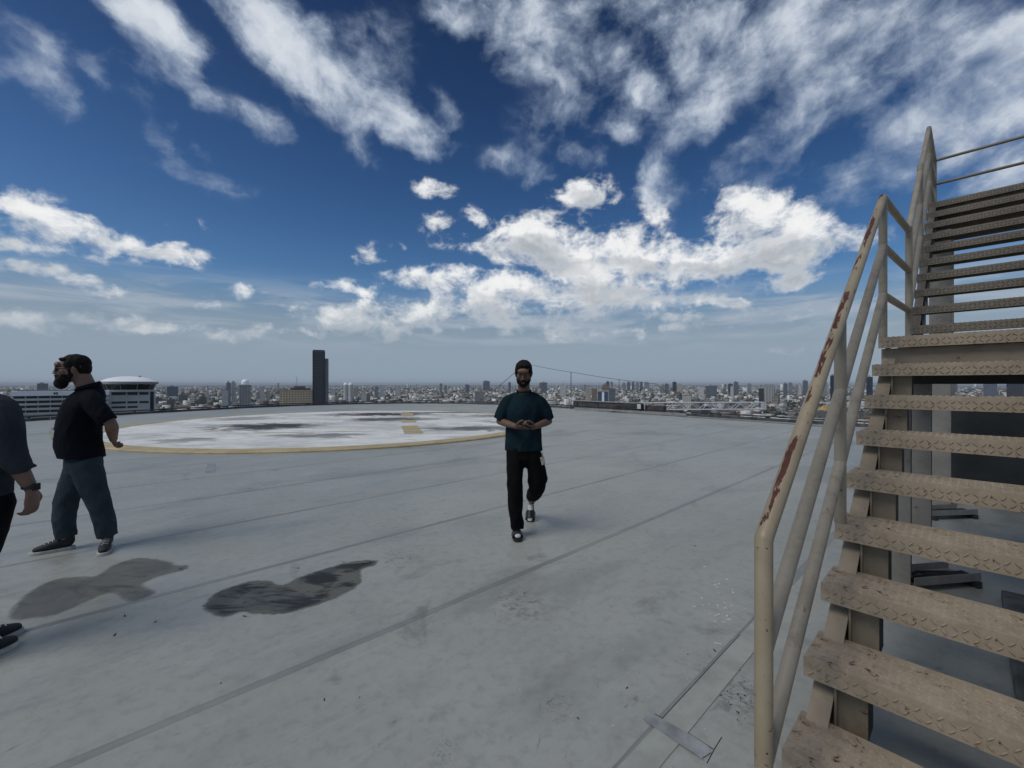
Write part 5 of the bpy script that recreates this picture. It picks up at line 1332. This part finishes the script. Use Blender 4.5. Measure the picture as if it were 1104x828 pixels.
# the facade pattern is in object space: unit boxes are scaled, so use real sizes per copy through object scale of the parts
for idx in near:
    a, rr, wd, dpt, hh, ang = B[idx]; k = rg.choice(len(PR), p=wts)
    src = first[k]
    if used_[k]:
        r_ = src.copy(); COL.objects.link(r_)
        for ch in src.children:
            c2 = ch.copy(); COL.objects.link(c2); c2.parent = r_
    else: r_ = src; used_[k] = True
    r_.location = (rr*math.sin(a), rr*math.cos(a), GZ); r_.rotation_euler = (0, 0, -a+ang); r_.scale = (wd, dpt, hh if k not in (3, 4, 5) else min(hh, 12))
for k, u_ in enumerate(used_):
    if not u_:
        for ch in list(first[k].children): bpy.data.objects.remove(ch)
        bpy.data.objects.remove(first[k])
def unit_facade(src, k):
    m2 = src.copy(); m2.name = src.name+'_unit'
    return m2
for nm in ('white', 'cream', 'grey', 'brown'):      # windows of the small houses: rows in unit space
    m_ = facade(nm+'_house_wall', {'white': (.48,.48,.46), 'cream': (.32,.29,.24), 'grey': (.15,.155,.16), 'brown': (.15,.12,.09)}[nm], fl=.26, bay=.19, wf=.55, hf=.42)
    for q, e_ in zip(PR, first):
        try:
            if q[1] == nm: [c_ for c_ in e_.children if c_.name.startswith('wall')][0].data.materials[0] = m_
        except ReferenceError: pass
def boxes_mesh(name, Bx, gz, mat, label, cat, tint, roofs):
    n = len(Bx); c, s = np.cos(-Bx[:, 0]+Bx[:, 5]), np.sin(-Bx[:, 0]+Bx[:, 5])
    X = Bx[:, 1]*np.sin(Bx[:, 0]); Y = Bx[:, 1]*np.cos(Bx[:, 0])
    cor = np.array([(-.5,-.5),(.5,-.5),(.5,.5),(-.5,.5)])
    v = np.zeros((n, 8, 3), np.float32)
    for i, (a, b) in enumerate(cor):
        lx, ly = a*Bx[:, 2], b*Bx[:, 3]
        for k in (0, 4):
            v[:, i+k, 0] = X+lx*c-ly*s; v[:, i+k, 1] = Y+lx*s+ly*c; v[:, i+k, 2] = gz+(Bx[:, 4] if k else 0)
    fq = np.array([(4,5,6,7),(0,1,5,4),(1,2,6,5),(2,3,7,6),(3,0,4,7)])
    f = (np.arange(n)[:, None, None]*8+fq[None]).reshape(-1, 4)
    me = bpy.data.meshes.new(name); me.vertices.add(n*8); me.vertices.foreach_set('co', v.ravel())
    me.loops.add(len(f)*4); me.loops.foreach_set('vertex_index', f.ravel().astype(np.int32))
    me.polygons.add(len(f)); me.polygons.foreach_set('loop_start', np.arange(0, len(f)*4, 4, dtype=np.int32)); me.polygons.foreach_set('loop_total', np.full(len(f), 4, np.int32))
    me.update(calc_edges=True); me.validate()
    at = me.attributes.new('tint', 'FLOAT_COLOR', 'FACE'); col = np.ones((n, 5, 4), np.float32)
    col[:, 1:, :3] = tint[:, None, :]; col[:, 0, :3] = roofs; at.data.foreach_set('color', col.ravel())
    me.materials.append(mat); o = bpy.data.objects.new(name, me); COL.objects.link(o); tag(o, label, cat, kind='stuff'); return o
m, t, b = newmat('city_paint'); an = t.n('ShaderNodeAttribute'); an.attribute_name = 'tint'
x, y, z = t.sep(t.pos()); nrm = t.n('ShaderNodeNewGeometry').outputs['Normal']; nz = t.sep(nrm)[2]
wz = t.math('LESS_THAN', t.math('FRACT', t.math('DIVIDE', t.math('ADD', z, 500), 3.4)), .42)
wx = t.math('LESS_THAN', t.math('FRACT', t.math('DIVIDE', t.math('ADD', t.math('ADD', x, y), 90000), 4.1)), .62)
w_ = t.math('MULTIPLY', t.math('MULTIPLY', wz, wx), t.math('LESS_THAN', nz, .5))
t.put(b.inputs['Base Color'], t.mix(t.math('MULTIPLY', w_, .8), an.outputs['Color'], (.03,.035,.04))); b.inputs['Roughness'].default_value = .8
Br = B[rest]; nb = len(Br)
pal = np.array(PAL); rf = np.array(ROOF)
boxes_mesh('low_rise_city', Br, GZ, m, 'dense low-rise city spreading to the hazy horizon beyond the roof', 'city', pal[rg.choice(len(pal), nb, p=[.12,.13,.13,.09,.09,.10,.07,.07,.05,.03,.07,.05])]*rg.uniform(.8, 1.05, (nb, 1)), rf[rg.choice(len(rf), nb, p=[.19,.14,.17,.16,.12,.08,.08,.06])])
# trees between the houses: small uneven clumps
def trees():
    nt_ = 22000
    a = rg.uniform(-.93, .93, nt_); r = 560+ (rg.rand(nt_)**1.6)*9500
    patch = np.sin(a*23+r*.004)+np.sin(a*41-r*.0023+1)+.8*np.sin(r*.011+a*9); keep = patch > -.5
    a, r = a[keep], r[keep]; n = len(a)
    base = np.array([(0,0,1.0),(.95,0,.42),(.3,.9,.5),(-.8,.55,.38),(-.75,-.6,.5),(.35,-.9,.40),(.45,.1,.05),(-.3,.35,.02),(-.2,-.4,.05)])
    fc = np.array([(0,1,2),(0,2,3),(0,3,4),(0,4,5),(0,5,1),(1,6,2),(2,7,3),(3,7,4),(4,8,5),(5,6,1),(2,6,7),(4,7,8),(5,8,6),(6,8,7)])
    s = rg.uniform(5, 11, n)*(1+r/5000); hgt = rg.uniform(8, 16, n)
    th = rg.uniform(0, 6.3, n); jit = rg.uniform(.75, 1.25, (n, 9, 3))
    b_ = base[None]*jit; c, s_ = np.cos(th)[:, None], np.sin(th)[:, None]
    v = np.zeros((n, 9, 3), np.float32)
    v[:, :, 0] = (r*np.sin(a))[:, None]+(b_[:, :, 0]*c-b_[:, :, 1]*s_)*s[:, None]; v[:, :, 1] = (r*np.cos(a))[:, None]+(b_[:, :, 0]*s_+b_[:, :, 1]*c)*s[:, None]
    v[:, :, 2] = GZ+b_[:, :, 2]*hgt[:, None]
    f = (np.arange(n)[:, None, None]*9+fc[None]).reshape(-1, 3)
    me = bpy.data.meshes.new('city_trees'); me.vertices.add(n*9); me.vertices.foreach_set('co', v.ravel())
    me.loops.add(len(f)*3); me.loops.foreach_set('vertex_index', f.ravel().astype(np.int32))
    me.polygons.add(len(f)); me.polygons.foreach_set('loop_start', np.arange(0, len(f)*3, 3, dtype=np.int32)); me.polygons.foreach_set('loop_total', np.full(len(f), 3, np.int32))
    me.update(calc_edges=True)
    m, t, b = newmat('city_foliage'); n1 = t.noise(t.pos(), .05, 4)
    t.put(b.inputs['Base Color'], t.mix(t.mapr(n1, .35, .65), (.014,.024,.011), (.035,.050,.022))); b.inputs['Roughness'].default_value = .9
    me.materials.append(m); o = bpy.data.objects.new('city_trees', me); COL.objects.link(o); tag(o, 'dark green tree cover between the low houses of the far city', 'trees', kind='stuff')
trees()
# the air
m = bpy.data.materials.new('air'); m.use_nodes = True; nt_ = m.node_tree
for n_ in list(nt_.nodes): nt_.nodes.remove(n_)
pv = nt_.nodes.new('ShaderNodeVolumePrincipled'); ou = nt_.nodes.new('ShaderNodeOutputMaterial')
pv.inputs['Color'].default_value = (.72, .80, .88, 1); pv.inputs['Density'].default_value = 3.4e-5
nt_.links.new(pv.outputs[0], ou.inputs['Volume'])
hz = MB().box(-S_-200, S_+200, -3200, S_+200, GZ-1, 110).build('haze', m); tag(hz, 'pale blue-grey haze lying over the far city', 'haze', kind='stuff')
